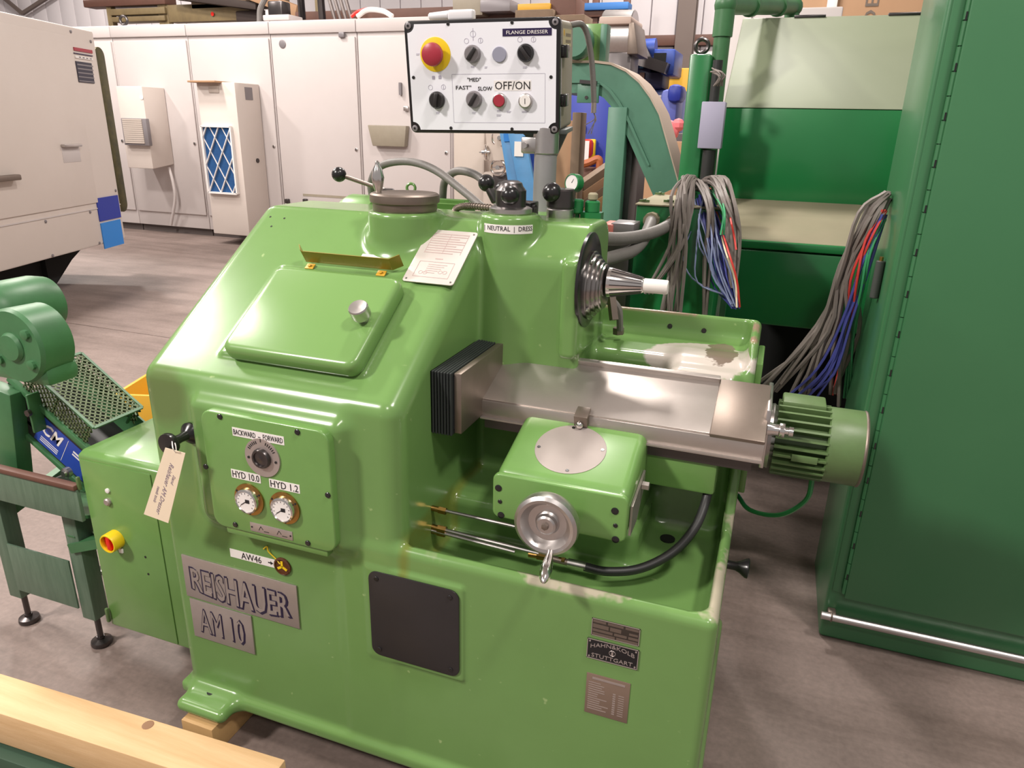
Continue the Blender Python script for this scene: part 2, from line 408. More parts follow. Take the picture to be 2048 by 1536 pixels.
def surface_nets(f, lo, hi, h):
    ax = [np.arange(l, u+h, h, dtype=np.float32) for l, u in zip(lo, hi)]
    g = f(*np.meshgrid(*ax, indexing='ij', sparse=False)).astype(np.float32)
    s = g < 0; n = [k-1 for k in s.shape]
    cnt = np.zeros(n, np.int8)
    for i in (0, 1):
        for j in (0, 1):
            for k in (0, 1): cnt += s[i:i+n[0], j:j+n[1], k:k+n[2]]
    ci = np.argwhere((cnt > 0) & (cnt < 8)); idx = np.full(n, -1, np.int32); idx[tuple(ci.T)] = np.arange(len(ci))
    acc = np.zeros((len(ci), 3)); num = np.zeros(len(ci)); C8 = [(i, j, k) for i in (0, 1) for j in (0, 1) for k in (0, 1)]
    for a in C8:
        for b in C8:
            if sum(abs(p-q) for p, q in zip(a, b)) == 1 and a < b:
                va = g[tuple((ci+a).T)]; vb = g[tuple((ci+b).T)]; m = (va < 0) != (vb < 0)
                t = np.where(m, va/np.where(m, va-vb, 1), 0)
                acc += m[:, None]*(np.array(a)+t[:, None]*(np.array(b)-np.array(a))); num += m
    V = (ci+acc/num[:, None])*h+np.array(lo)
    F = []
    for A in range(3):
        B, Cc = (A+1) % 3, (A+2) % 3
        sl0 = [slice(None)]*3; sl1 = [slice(None)]*3; sl0[A] = slice(0, -1); sl1[A] = slice(1, None)
        a, b = s[tuple(sl0)], s[tuple(sl1)]; e = np.argwhere(a != b)
        e = e[(e[:, B] > 0) & (e[:, Cc] > 0) & (e[:, B] < n[B]) & (e[:, Cc] < n[Cc])]
        inside = a[tuple(e.T)]
        def at(db, dc):
            q = e.copy(); q[:, B] -= db; q[:, Cc] -= dc; return idx[tuple(q.T)]
        q = np.stack([at(1, 1), at(0, 1), at(0, 0), at(1, 0)], 1); q[~inside] = q[~inside][:, ::-1]; F.append(q)
    return V, np.concatenate(F)
H = .0075
V, F = surface_nets(body, (-1.42, 1.105, .07), (.04, 2.07, 1.43), H)
def grad(p, e=.0012):
    q = [p[:, i] for i in range(3)]; G = []
    for i in range(3):
        a = [k.copy() for k in q]; b = [k.copy() for k in q]; a[i] += e; b[i] -= e; G.append((body(*a)-body(*b))/(2*e))
    G = np.stack(G, 1); return G/np.maximum(np.linalg.norm(G, axis=1, keepdims=True), 1e-9)
for _ in range(2):
    N = grad(V); dd = np.clip(body(V[:, 0], V[:, 1], V[:, 2]), -.004, .004); V = V-N*dd[:, None]
N = grad(V, .003)

mach = thing('grinding_machine', (-.69, 1.62, .09), 'light green grinding machine with sloped cover and steel slide in the middle', 'machine')
def paint_body():
    m = bpy.data.materials['machine_green_paint']; nt = m.node_tree; L = nt.links.new; b = nt.nodes['Principled BSDF']
    base = b.inputs['Base Color'].links[0].from_socket
    tc = nt.nodes.new('ShaderNodeTexCoord'); ge = nt.nodes.new('ShaderNodeNewGeometry')
    def math_(op, a, c, cl=False):
        k = nt.nodes.new('ShaderNodeMath'); k.operation = op; k.use_clamp = cl
        for i, v in enumerate((a, c)):
            if isinstance(v, (int, float)): k.inputs[i].default_value = v
            else: L(v, k.inputs[i])
        return k.outputs[0]
    def noise(sc, d=5, r=.6):
        n = nt.nodes.new('ShaderNodeTexNoise'); n.inputs['Scale'].default_value = sc; n.inputs['Detail'].default_value = d; n.inputs['Roughness'].default_value = r
        L(tc.outputs['Object'], n.inputs['Vector']); return n.outputs[0]
    def mix(fac, a, col):
        k = nt.nodes.new('ShaderNodeMix'); k.data_type = 'RGBA'; L(fac, k.inputs[0]); L(a, k.inputs[6]); k.inputs[7].default_value = (*col, 1); return k.outputs[2]
    sep = nt.nodes.new('ShaderNodeSeparateXYZ'); L(tc.outputs['Object'], sep.inputs[0]); X, Y, Z = sep.outputs
    n1 = noise(14); n2 = noise(5)
    # bare worn patch on the rear tray (local coords: x-.69, y-1.62, z-.09)
    def blob(cx, cy, cz, rx, ry, rz, soft, amp, nz):
        s = None
        for v, c, r_ in ((X, cx, rx), (Y, cy, ry), (Z, cz, rz)):
            q = math_('POWER', math_('DIVIDE', math_('SUBTRACT', v, c), r_), 2); s = q if s is None else math_('ADD', s, q)
        s = math_('SUBTRACT', 1, math_('ADD', s, math_('MULTIPLY', math_('SUBTRACT', nz, .5), amp)))
        return math_('MULTIPLY', s, soft, True)
    t = mix(blob(.565, .20, .96, .16, .13, .06, 9, 2.2, n2), base, (.50, .45, .40))
    t = mix(blob(.60, .26, .96, .045, .10, .05, 9, 2.6, n1), t, (.17, .13, .10))
    t = mix(blob(.555, .16, .66, .10, .13, .24, 2.0, 1.6, n2), t, (.30, .36, .22))
    # chipped edges of the tray rim, from geometry curvature
    cv = nt.nodes.new('ShaderNodeMath'); cv.operation = 'MULTIPLY_ADD'; L(ge.outputs['Pointiness'], cv.inputs[0]); cv.inputs[1].default_value = 9; cv.inputs[2].default_value = -5.05
    cv.use_clamp = True
    ed = math_('MULTIPLY', cv.outputs[0], math_('MULTIPLY', math_('SUBTRACT', noise(9), .47), 9, True), True)
    t = mix(ed, t, (.40, .34, .27))
    sp = math_('MULTIPLY', math_('SUBTRACT', noise(38, 2, .5), .735), 14, True)
    t = mix(math_('MULTIPLY', sp, .55), t, (.42, .52, .24))
    def band(v, lo, hi, k=60):
        return math_('MULTIPLY', math_('MULTIPLY', math_('SUBTRACT', v, lo), k, True), math_('MULTIPLY', math_('SUBTRACT', hi, v), k, True))
    lip = math_('MULTIPLY', band(Z, .608, .66, 150), math_('MAXIMUM', band(Y, -.45, -.380), band(X, .655, .75)))
    lip = math_('MULTIPLY', lip, math_('MULTIPLY', X, 4, True))
    chip = math_('MULTIPLY', math_('SUBTRACT', math_('ADD', noise(7, 4, .6), math_('MULTIPLY', X, .10)), .545), 16, True)
    t = mix(math_('MULTIPLY', lip, chip), t, (.40, .36, .27))
    rim = math_('MULTIPLY', band(Z, 1.018, 1.06, 120), math_('MAXIMUM', band(X, .655, .75), band(Y, .375, .45)))
    t = mix(math_('MULTIPLY', rim, math_('MULTIPLY', math_('SUBTRACT', noise(9, 4, .6), .45), 16, True)), t, (.30, .20, .14))
    # oil run over the bed and dirt under the brow
    oil = math_('MULTIPLY', band(math_('ADD', X, math_('MULTIPLY', math_('SUBTRACT', n2, .5), .05)), -.005, .030, 70), band(Z, .50, .66, 40))
    t = mix(math_('MULTIPLY', oil, .55), t, (.16, .15, .012))
    dirt = blob(-.615, -.42, .90, .07, .06, .09, 1.5, 1.5, n2)
    t = mix(math_('MULTIPLY', dirt, .45), t, (.10, .09, .035))
    L(t, b.inputs['Base Color'])
paint_body()
def sub_mesh(name, mask, parent):
    f = F[mask]; u, inv = np.unique(f, return_inverse=True); f = inv.reshape(f.shape)
    me = bpy.data.meshes.new(name); me.from_pydata((V[u]-np.array(ORG[parent.name])).tolist(), [], f.tolist()); me.materials.append(M_body)
    me.polygons.foreach_set('use_smooth', [True]*len(me.polygons)); me.update()
    me.normals_split_custom_set_from_vertices(N[u].tolist())
    o = bpy.data.objects.new(name, me); COL.objects.link(o); o.parent = parent; ORG[o.name] = ORG[parent.name]; return o
fc = V[F].mean(1)
hm = (fc[:, 0] > -.684) & (fc[:, 2] > 1.052) & (fc[:, 0] < -.42) & (fc[:, 1] < 1.96)
sub_mesh('cast_body', ~hm, mach); sub_mesh('headstock', hm, mach)

# ---------------------------------------------------------------- grinding machine: doors, panels, plates
def flatbox(X, w, h, t, m, name, parent, b=.0, r=0, seg=2):
    q = MB(X)
    if r: q.rrect(-w/2, w/2, -h/2, h/2, r, 0, t, b, seg)
    else: q.box(-w/2, w/2, -h/2, h/2, 0, t, b, seg)
    return q.build(name, m, parent)
def bolt(X, r, t, m, name, parent, n=12):
    q = MB(X); q.lathe([(r, 0), (r, t*.6), (r*.8, t)], n=n); q.m = 1; q.cyl((0, 0, t*.98), (0, 0, t*1.06), r*.5, n=6); return q.build(name, [m, M_black], parent)
SN = Vector((0, -.5523, .8336)); SV = Vector((0, .8336, .5523)); SP = Vector((0, 1.207, 1.040))
def slope(px, py, h=0):
    p = PL(px, py, SP+SN*h, SN); return basis((1, 0, 0), SV, p)
# access door on the slope
c4 = [PL(x, y, SP+SN*.04, SN) for x, y in ((449, 694), (543, 537), (793, 562), (722, 742))]
u0_ = (c4[0].x+c4[1].x)/2; u1_ = (c4[2].x+c4[3].x)/2; vv = [(q-SP) @ SV for q in c4]; v0_ = (vv[0]+vv[3])/2-.004; v1_ = (vv[1]+vv[2])/2+.010
XD = basis((1, 0, 0), SV, (((u0_+u1_)/2), *(SP+SV*((v0_+v1_)/2)).yz))
dw, dh = u1_-u0_, v1_-v0_
door = MB(XD).rrect(-dw/2, dw/2, -dh/2, dh/2, .028, 0, .046, .016, 4).build('access_door', M_cover, mach, XD.translation)
kX = slope(728, 640, .046); q = MB(kX); q.lathe([(.012, 0), (.012, .012), (.021, .014), (.0225, .018), (.0225, .04), (.0205, .043), (.003, .041)], n=28)
q.build('door_knob', M_alu, door)
# yellow bent strip with two hinge plates
b0, b1 = PL(612, 524, SP+SN*.01, SN), PL(786, 540, SP+SN*.01, SN)
br = MB(basis((1, 0, 0), SV, (b0+b1)/2)); L2 = (b1.x-b0.x)/2
br.prism([(-L2, 0), (L2, 0), (L2, .002), (-L2, .002)], 0, .036)
br.prism([(-L2, 0), (-L2, .002), (-L2-.012, .020), (-L2-.014, .019)], .006, .040)
br.prism([(L2, 0), (L2+.022, .018), (L2+.020, .019), (L2, .002)], .0, .036)
brk = br.build('angled_strip', M_yelmet, mach, (b0+b1)/2)
for px, py in ((622, 532), (764, 546)):
    X = slope(px, py, .004); q = MB(X); q.box(-.012, .012, -.012, .006, 0, .003, .001).cyl((0, -.004, .003), (0, -.004, .007), .004); q.build('hinge_plate', M_orange, brk)
flatbox(slope(743, 517, .004), .062, .026, .001, M_label, 'paper_label', mach)
# data plate on slope
X = basis((1, 0, 0), SV, PL(882, 514, SP+SN*.007, SN))
dp = flatbox(X, .134, .186, .003, M_whiteplate, 'data_plate', mach, .0006, .008)
ln = MB(X)
for k in range(9):
    v = .078-k*.0085; ln.box(-.048, .048-.02*(k % 3 == 2), v-.001, v+.0012, .003, .0036)
for k in range(3): ln.box(-.048+.048*k-.0006, -.048+.048*k+.0006, .008, .08, .003, .0035)
ln.box(-.01, .01, -.012, -.009, .003, .0036)
for v in (-.022, -.074): ln.box(-.046, .046, v-.0006, v+.0006, .003, .0036)
for u in (-.046, .046): ln.box(u-.0006, u+.0006, -.074, -.022, .003, .0036)
for u, v in ((-.03, -.06), (-.018, -.06), (.02, -.055), (.032, -.055)): ln.torus((u, v, .003), (0, 0, 1), .005, .0008, 14, 4)
for k in range(5): ln.box(-.02, .03-.006*k, -.032-k*.007, -.0305-k*.007, .003, .0036)
ln.build('printed_table', M_pinkprint, dp)
for u in (-.058, .058):
    for v in (-.084, .084): MB(X).lathe([(.003, .003), (.002, .0045)], (u, v, 0), n=8).build('rivet', M_alu, dp)
# three small holes at top left of slope
for px, py in ((541, 434), (569, 437), (543, 453)): MB(slope(px, py, .0)).cyl((0, 0, -.002), (0, 0, .0012), .003, n=10).build('screw_hole', M_black, mach)
# gauge panel on the front
YP = 1.168
GX = front(-.991, YP, .846)
gp = MB(GX).rrect(-.163, .172, -.149, .146, .028, -.02, .010, .004, 3).build('gauge_panel', M_grn, mach, GX.translation)
def G(px, py, y=YP-.010): p = P(px, py, y=y); return front(*p)
for px, py in ((440, 833), (595, 864), (412, 933), (656, 990), (471, 1049), (616, 1086)): bolt(G(px, py), .0068, .003, M_black, 'panel_screw', gp)
q = MB(GX); q.box(-.135, .145, -.168, -.146, -.02, .004, .004); q.build('lower_ledge', M_grn, gp)
X = G(516, 872); flatbox(X, .136, .0205, .0008, M_label, 'direction_label', gp)
txt('BACKWARD  --  FORWARD', X @ Matrix.Translation((0, 0, .0008)), .130, .0125, M_print, gp)
X = G(526, 915); q = MB(X); q.cyl((0, 0, 0), (0, 0, .003), .046, n=36)
q.build('dial_ring', M_plate, gp)
q = MB(X); q.lathe([(.0235, .003), (.0235, .008), (.021, .012), (.017, .012), (.016, .009), (.006, .009), (.004, .010)], n=28); q.build('selector_knob', M_dksteel, gp)
q = MB(X)
for a in range(-60, 61, 8):
    if abs(a) > 12: c, s_ = math.sin(R(a)), math.cos(R(a)); q.bar((c*.034, s_*.034, .0032), (c*.041, s_*.041, .0032), .0022, .0008)
for u in (-.036, .036): q.cyl((u, -.004, .003), (u, -.004, .0045), .003, n=10)
q.bar((0, .038, .0032), (0, .046, .0032), .002, .0008); q.build('dial_marks', M_print, gp)
for (px, py), s_ in zip(((492, 952), (569, 972)), ('HYD 10.0', 'HYD 1.2')):
    X = G(px, py); flatbox(X, .080, .0215, .0008, M_label, 'hydraulic_label', gp); txt(s_, X @ Matrix.Translation((0, 0, .0008)), .073, .0165, M_print, gp)
for (px, py) in ((500, 998), (571, 1015)):
    X = G(px, py); q = MB(X)
    q.lathe([(.0395, 0), (.0395, .004), (.031, .005)], n=32)
    q.m = 1; q.lathe([(.0315, .004), (.030, .015), (.0265, .017), (.0255, .0145)], n=32)
    q.m = 2; q.cyl((0, 0, .010), (0, 0, .0146), .0258, n=32)
    q.m = 3; q.bar((-.014, -.010, .0152), (.004, .003, .0152), .0016, .0008); q.box(-.001, .010, -.003, .006, .0146, .0154)
    for a in range(-130, 131, 26): c, s2 = math.sin(R(a)), math.cos(R(a)); q.bar((c*.019, s2*.019, .0148), (c*.0225, s2*.0225, .0148), .0012, .0006)
    for a in (30, 150, 270): q.cyl((.0355*math.cos(R(a)), .0355*math.sin(R(a)), .004), (.0355*math.cos(R(a)), .0355*math.sin(R(a)), .0055), .0025, n=8)
    q.build('pressure_gauge', [M_brass, M_bright, M_label, M_print], gp)
X = G(543, 1062); q = MB(X); q.box(-.058, .058, -.0115, .0115, 0, .0015, .0004); q.m = 1
for u in (-.053, .053): q.cyl((u, 0, .0015), (u, 0, .0025), .0022, n=8)
for u in (-.028, .022):
    q.bar((u-.006, -.005, .0016), (u, .006, .0016), .0014, .0006); q.bar((u, .006, .0016), (u+.006, -.002, .0016), .0014, .0006); q.box(u+.008, u+.022, -.006, -.0046, .0014, .002)
q.build('symbol_plate', [M_plate, M_print], gp)
# sight glass and oil label
Y0 = 1.2068
def FR(px, py, y=Y0): return front(*P(px, py, y=y))
X = FR(505, 1116); ol = flatbox(X, .134, .0235, .0008, M_label, 'oil_label', mach)
txt('AW46', X @ Matrix.Translation((-.003, 0, .0008)), .060, .018, M_print, ol)
q = MB(X); q.prism([(.047, .0015), (.054, .0015), (.054, .005), (.062, 0), (.054, -.005), (.054, -.0015), (.047, -.0015)], .0007, .0014); q.build('arrow', M_print, ol)
X = FR(566, 1132); q = MB(X); q.lathe([(.024, 0), (.024, .004), (.020, .006), (.019, .003)], n=28); q.m = 1
for a in (90, 210, 330): q.bar((0, 0, .0035), (.015*math.cos(R(a)), .015*math.sin(R(a)), .0035), .006, .002)
q.build('sight_glass', [mat('oil_glass', (.10, .035, .015), .15), M_yellow], mach)
MB().tube([P(527, 1098, y=Y0-.002), P(534, 1093, y=Y0-.004), P(537, 1103, y=Y0-.004), P(551, 1117, y=Y0-.002), P(560, 1128, y=Y0-.004)], .0016, 6).build('yellow_thread', M_yellow, mach)
# badges
M_shadow = mat('dark_violet_fill', (.022, .014, .045), .5)
def badge(px0, px1, w, h, s, tw, th, warp, name, bo=.018):
    X = front(px0, Y0, px1) @ Matrix.Rotation(R(-.6), 4, 'Z'); pl = flatbox(X, w, h, .004, M_plate, name, mach, .0008)
    D = X @ Matrix.Translation((.0028, -.0030, .004)); Lx = X @ Matrix.Translation((0, 0, .0046))
    txt(s, D, tw*1.02, th*1.05, M_shadow, pl, warp, 'letter_shadow', .0004, 0, bo); txt(s, Lx @ Matrix.Translation((0, 0, -.0001)), tw*1.02, th*1.07, M_shadow, pl, warp, 'letter_outline', .0006, 0, bo)
    txt(s, Lx @ Matrix.Translation((0, 0, .0004)), tw*.985, th*.95, M_plate, pl, warp, 'lettering', .0006, 0, .008 if bo else -.012)
W1 = .351; H1 = .126
def bulge(u, v, z):
    t = u/(W1*.46); k = 1+.30*(1-t*t); top = .031
    return (u, top-(top-v)*k, z)
badge(-1.1485, .481, W1, H1, 'REISHAUER', .305, .064, bulge, 'maker_badge')
badge(-1.2205, .352, .196, .120, 'AM 10', .142, .074, None, 'model_badge', 0)
# black hatch
X = front(-.652, Y0-.006, .530); ha = flatbox(X, .226, .232, .004, M_blackm, 'hatch_plate', mach, .001, .022)
for u in (-.092, .092):
    for v in (-.098, .098): bolt(X @ Matrix.Translation((u, v, .004)), .006, .0025, M_black, 'hatch_screw', ha)
# small plates lower right
X = FR(1231, 1263); q = MB(X); q.box(-.0495, .0495, -.021, .021, 0, .0015, .0003)
t1 = q.build('rating_plate', mat('dark_rating_plate', (.045, .035, .028), .4, .3), mach); q = MB(X)
for u0, u1, v0, v1 in ((-.047, -.02, .012, .018), (-.016, .016, .012, .018), (.02, .047, .012, .018), (-.047, -.014, -.001, .008), (-.011, .012, -.001, .008), (.028, .046, .0, .005), (-.047, -.005, -.010, -.004), (-.002, .024, -.010, -.004), (.027, .047, -.010, -.004), (-.047, .0, -.019, -.013), (.003, .047, -.019, -.013)):
    q.box(u0, u1, v0, v1, .0014, .002)
q.build('printed_fields', M_brnsteel, t1)
bo = MB(X); 
for a in ((-.0495, .0495, .0195, .021), (-.0495, .0495, -.021, -.0195), (-.0495, -.048, -.021, .021), (.048, .0495, -.021, .021)): bo.box(*a, .0014, .0022)
bo.build('border', M_plate, t1)
X = FR(1225, 1306) @ Matrix.Translation((0, 0, .0006)); dpl = MB(X).box(-.0535, .0535, -.0245, .0245, 0, .0018, .0003).build('dealer_plate', mat('black_plate', (.015, .014, .016), .35, .3), mach)
bo = MB(X)
for a in ((-.0535, .0535, .023, .0245), (-.0535, .0535, -.0245, -.023), (-.0535, -.052, -.0245, .0245), (.052, .0535, -.0245, .0245)): bo.box(*a, .0016, .0026)
for u in (-.048, .048):
    for v in (-.019, .019): bo.cyl((u, v, .0016), (u, v, .003), .002, n=8)
bo.torus((0, .000, .0018), (0, 0, 1), .0065, .0007, 18, 4); bo.box(-.002, .002, -.005, .004, .0016, .0024); bo.build('border', M_plate, dpl)
def arch(u, v, z): return (u, v+.010*(1-(u/.046)**2)-.006, z)
Z2 = Matrix.Translation((0, 0, .0018))
txt('HAHN&KOLB', X @ Matrix.Translation((0, .0125, 0)) @ Z2, .092, .0095, M_plate, dpl, arch)
txt('STUTTGART', X @ Matrix.Translation((0, -.0148, 0)) @ Z2, .086, .0095, M_plate, dpl)
X = FR(1214, 1395); ip = MB(X).box(-.0465, .0465, -.0525, .0525, 0, .0015, .0003).build('inspection_plate', mat('brown_plate', (.24, .17, .13), .5, .4), mach)
q = MB(X); random.seed(3)
q.box(-.034, .036, .040, .045, .0014, .002)
for k in range(13):
    v = .030-k*.0058; q.box(-.041, -.041+random.uniform(.02, .045), v, v+.0017, .0014, .002)
    if k > 2: q.box(.012, .018, v, v+.003, .0014, .002); q.box(.024, .036, v, v+.0014, .0014, .002)
q.build('printed_lines', M_plate, ip)
# black spool knob holding the paper tag
pk = P(356, 879, y=1.16); q = MB(); q.lathe([(.013, 0), (.026, .003), (.027, .010), (.022, .016), (.012, .024), (.010, .040), (.012, .058), (.024, .066), (.0265, .072), (.0255, .080), (.004, .082)], (pk.x, 1.207, pk.z), (0, -1, 0), 28)
q.build('spool_knob', M_black, mach)

# ---------------------------------------------------------------- switch cabinet on the left side
sb = part('switch_cabinet', (-1.53, 1.36, .17), mach)
YB = 1.262
q = MB(); q.prism([(YB, .172), (1.62, .172), (1.62, .742), (YB+.02, .742), (YB, .732)], -1.706, -1.380, .006, 2, lambda u, v, w: (w, u, v)); q.build('cabinet_shell', M_grn, sb)
X = front(-1.562, YB, .447); q = MB(X); q.box(-.137, .112, -.268, .275, 0, .003, .002); q.build('cabinet_door', M_grn, sb)
def S(px, py, y=YB-.003): return front(*P(px, py, y=y))
q = MB(S(216, 981)); q.lathe([(.007, 0), (.007, .004), (.004, .005)], n=14); q.build('round_plug', M_label, sb)
q = MB(S(217, 1003)); q.lathe([(.011, 0), (.011, .006), (.008, .009)], n=16); q.build('round_plug', M_plate, sb)
X = S(234, 1077); q = MB(X); q.lathe([(.028, 0), (.028, .030), (.0265, .033), (.0235, .033), (.0235, .020)], n=30); q.m = 1
q.lathe([(.0232, .012), (.0232, .022), (.016, .024)], n=26); q.box(-.0065, .0065, -.021, .021, .022, .031, .003)
q.m = 2; q.box(.004, .018, -.042, -.028, 0, .006, .002); q.build('main_switch', [M_yellow, M_redb, M_label], sb)
for px, py in ((291, 1114), (297, 1148)): MB(S(px, py)).cyl((0, 0, -.001), (0, 0, .001), .0035, n=10).build('screw_hole', M_black, sb)
MB(S(219, 1228)).box(-.006, .004, -.024, .024, 0, .01, .003).build('door_hinge', M_grnd, sb)
MB(S(160, 965)).box(-.004, .006, -.02, .02, 0, .01, .003).build('door_hinge', M_grnd, sb)

# ---------------------------------------------------------------- top of the machine: lid, levers, hoses, motor
lid = MB(); lc = P(787, 406, z=1.425); lc = Vector((-.900, 1.672, 1.392))
lid.lathe([(.080, 0), (.082, .004), (.082, .018), (.088, .022), (.089, .028), (.088, .040), (.082, .044), (.004, .044)], lc, (0, 0, 1), 40)
ld = lid.build('filler_lid', M_brnsteel, mach, lc)
hp = P(757, 392, y=1.64); q = MB(); q.lathe([(.0065, -.01), (.0065, .006), (.012, .022), (.0165, .045), (.012, .066), (.006, .076), (.0055, .082), (.002, .086)], hp, (0, 0, 1), 20); q.build('lid_handle', M_bright, ld)
lv = part('shift_lever', (-1.12, 1.95, 1.39), mach)
a, b = P(774, 396, y=1.85), P(678, 349, y=1.80); q = MB(); q.cyl((a.x, a.y, 1.36), (a.x, a.y, a.z+.026), .022, n=22, b=.003); q.build('lever_hub', M_dksteel, lv)
MB().cyl(P(768, 380, y=1.84), b, .006, n=10).build('lever_rod', M_brnsteel, lv); MB().sph(b, .0205, 20).build('ball_knob', M_black, lv)
# drive motor behind the cover
mo = part('drive_motor', (-1.08, 2.06, 1.2), mach); mc = Vector((0, 2.08, 1.275))
q = MB(); q.lathe([(.06, 0), (.095, .006), (.108, .03), (.108, .13), (.100, .135)], (-1.34, mc.y, mc.z), (1, 0, 0), 30); q.build('fan_cowl', M_grn, mo)
q = MB(); q.cyl((-1.21, mc.y, mc.z), (-.90, mc.y, mc.z), .088, n=24)
for k in range(22):
    t = 2*PI*k/22; c, s_ = math.cos(t), math.sin(t); q.bar((-1.20, mc.y+c*.097, mc.z+s_*.097), (-.905, mc.y+c*.097, mc.z+s_*.097), .004, .026, (0, c, s_))
q.build('finned_housing', M_grn, mo)
e = P(822, 376, y=2.08); q = MB(); q.torus((e.x, e.y, e.z), (.2, -1, .1), .0135, .0045, 20, 8).cyl((e.x, e.y, e.z-.016), (e.x, e.y, mc.z+.09), .007); q.build('eye_bolt', M_grn, mo)
MB().cbox((-1.05, 2.08, 1.13), (.3, .16, .06)).build('motor_foot', M_grn, mo)
MB().box(-1.25, -.85, 1.92, 2.18, 1.02, 1.10, .01).build('motor_shelf', M_grn, mach)
MB().tube([P(746, 400, y=2.10), P(742, 365, y=2.08), P(762, 332, y=2.06), P(815, 323, y=2.03), P(870, 340, y=2.0), P(930, 385, y=1.96), P(962, 412, y=1.93), P(985, 430, y=1.9)], .0115, 12).build('grey_hose', M_conduit, mach)
MB().tube([P(885, 400, y=2.2), P(890, 362, y=2.18), P(915, 342, y=2.14), P(955, 352, y=2.1), P(985, 385, y=2.06), P(1000, 420, y=2.02), P(1005, 440, y=1.98)], .0125, 12).build('grey_hose', M_conduit, mach)
pts = spline([P(915, 432, y=1.86), P(912, 418, y=1.86), P(935, 412, y=1.85), P(985, 416, y=1.8)], 10); q = MB(); q.tube(pts, .007, 10, 0)
for k in range(0, len(pts)-1, 1): q.torus(pts[k], pts[k+1]-pts[k], .0075, .0022, 10, 5)
q.build('ribbed_hose', M_brnsteel, mach)
# mode lever on the boss
BC = Vector((-.630, 1.722, 1.396))
ml = part('mode_lever', BC, mach)
q = MB(); q.lathe([(.052, 0), (.054, .003), (.054, .013), (.046, .017)], BC, (0, 0, 1), 32); q.build('collar', M_alu, ml)
q = MB(); q.lathe([(.038, .015), (.038, .056), (.030, .066), (.027, .074), (.018, .079)], BC, (0, 0, 1), 26); q.build('lever_hub', M_dksteel, ml)
k1, k2 = P(1020, 391, y=1.69), P(1006, 380, y=1.76); q = MB(); q.sph(k1, .0235, 20); q.build('ball_knob', M_black, ml); MB().sph(k2, .022, 20).build('ball_knob', M_black, ml)
q = MB(); q.cyl(BC+Vector((0, 0, .06)), k1, .009, n=10).cyl(BC+Vector((0, .03, .05)), k2, .009, n=10); q.build('lever_rod', M_dksteel, ml)
k3 = P(973, 366, y=1.83); q = MB(); q.sph(k3, .0225, 20); q.build('ball_knob', M_black, ml); q = MB(); q.bar(k3, P(992, 405, y=1.82), .022, .016, b=.004); q.build('lever_arm', M_dksteel, ml)
a = P(1047, 430, y=1.80); q = MB(); q.box(a.x-.030, a.x+.028, a.y-.03, a.y+.04, 1.37, 1.418, .003).cyl((a.x+.02, a.y-.01, 1.395), (a.x+.036, a.y-.01, 1.395), .018, n=18); q.build('limit_switch', M_black, mach)
# curved label on the boss
rb = .0768
def curl(zc):
    def f(u, v, z):
        t = u/rb+.26; return (BC.x+(rb+.001+z)*math.sin(t), BC.y-(rb+.001+z)*math.cos(t), zc+v)
    return f
q = MB(); f = curl(1.3655); n = 14
vs = [f(-.066+.132*i/n, v, z) for i in range(n+1) for v in (-.0105, .0105) for z in (0, .001)]
fs = []
for i in range(n):
    o = i*4; fs += [(o+1, o+3, o+7, o+5), (o, o+4, o+6, o+2), (o+2, o+6, o+7, o+3), (o, o+1, o+5, o+4)]
q._add(vs, fs); mlb = q.build('mode_label', M_label, mach)
txt('|  NEUTRAL  |  DRESS', Matrix(), .128, .0145, M_print, mlb, lambda u, v, z: f(u, v, z+.001))
# second lever
b2 = P(1120, 432, z=1.378); b2 = Vector((b2.x+.0, 1.86, 1.375)); c = P(1120, 432, y=1.86); b2.x = c.x
l2 = part('speed_lever', b2, mach)
q = MB(); q.cyl(b2, b2+Vector((0, 0, .026)), .036, n=26, b=.003); q.build('collar', M_alu, l2)
q = MB(); q.cyl(b2+Vector((0, 0, .026)), b2+Vector((0, 0, .076)), .037, n=26, b=.004); q.build('lever_hub', M_dksteel, l2)
k4 = P(1104, 385, y=1.83); MB().sph(k4, .0255, 20).build('ball_knob', M_black, l2); MB().cyl(k4, b2+Vector((0, 0, .06)), .010).build('lever_rod', M_dksteel, l2)
# gauge, fittings at the right rear
g = P(1148, 366, y=1.92); q = MB(); ax = Vector((-.35, -.9, .1)); q.lathe([(.020, -.018), (.024, -.012), (.024, .010), (.021, .013), (.020, .010)], g, ax, 24)
q.m = 1; q.lathe([(.0005, .0085), (.0205, .009), (.0205, .0105)], g, ax, 20); q.m = 2; q.bar(g+ax*.0115, g+ax*.0115+Vector((.006, 0, .010)), .002, .001); q.cyl(g-Vector((0, 0, .022)), g-Vector((0, 0, .095)), .006)
q.build('pressure_gauge', [M_dkgrn, M_label, M_print], mach)
a = P(1155, 415, y=1.90); q = MB(); q.cyl((a.x, a.y, 1.37), (a.x, a.y, a.z), .006).cyl((a.x, a.y, a.z-.016), (a.x, a.y, a.z+.022), .0165, n=18, b=.004); q.build('green_cap', M_dkgrn, mach)
a = P(1185, 412, y=1.90); q = MB(); q.cyl((a.x, a.y, 1.35), (a.x, a.y, 1.392), .032, n=6).cyl((a.x, a.y, 1.385), (a.x, a.y, a.z-.012), .018, .013, n=18).cyl((a.x, a.y, a.z-.018), (a.x, a.y, a.z+.014), .020, n=20, b=.004)
q.m = 1; q.cyl((a.x, a.y, a.z+.014), (a.x, a.y, a.z+.034), .013, n=18, b=.004); q.build('pipe_fitting', [M_dkgrn, M_dust], mach)
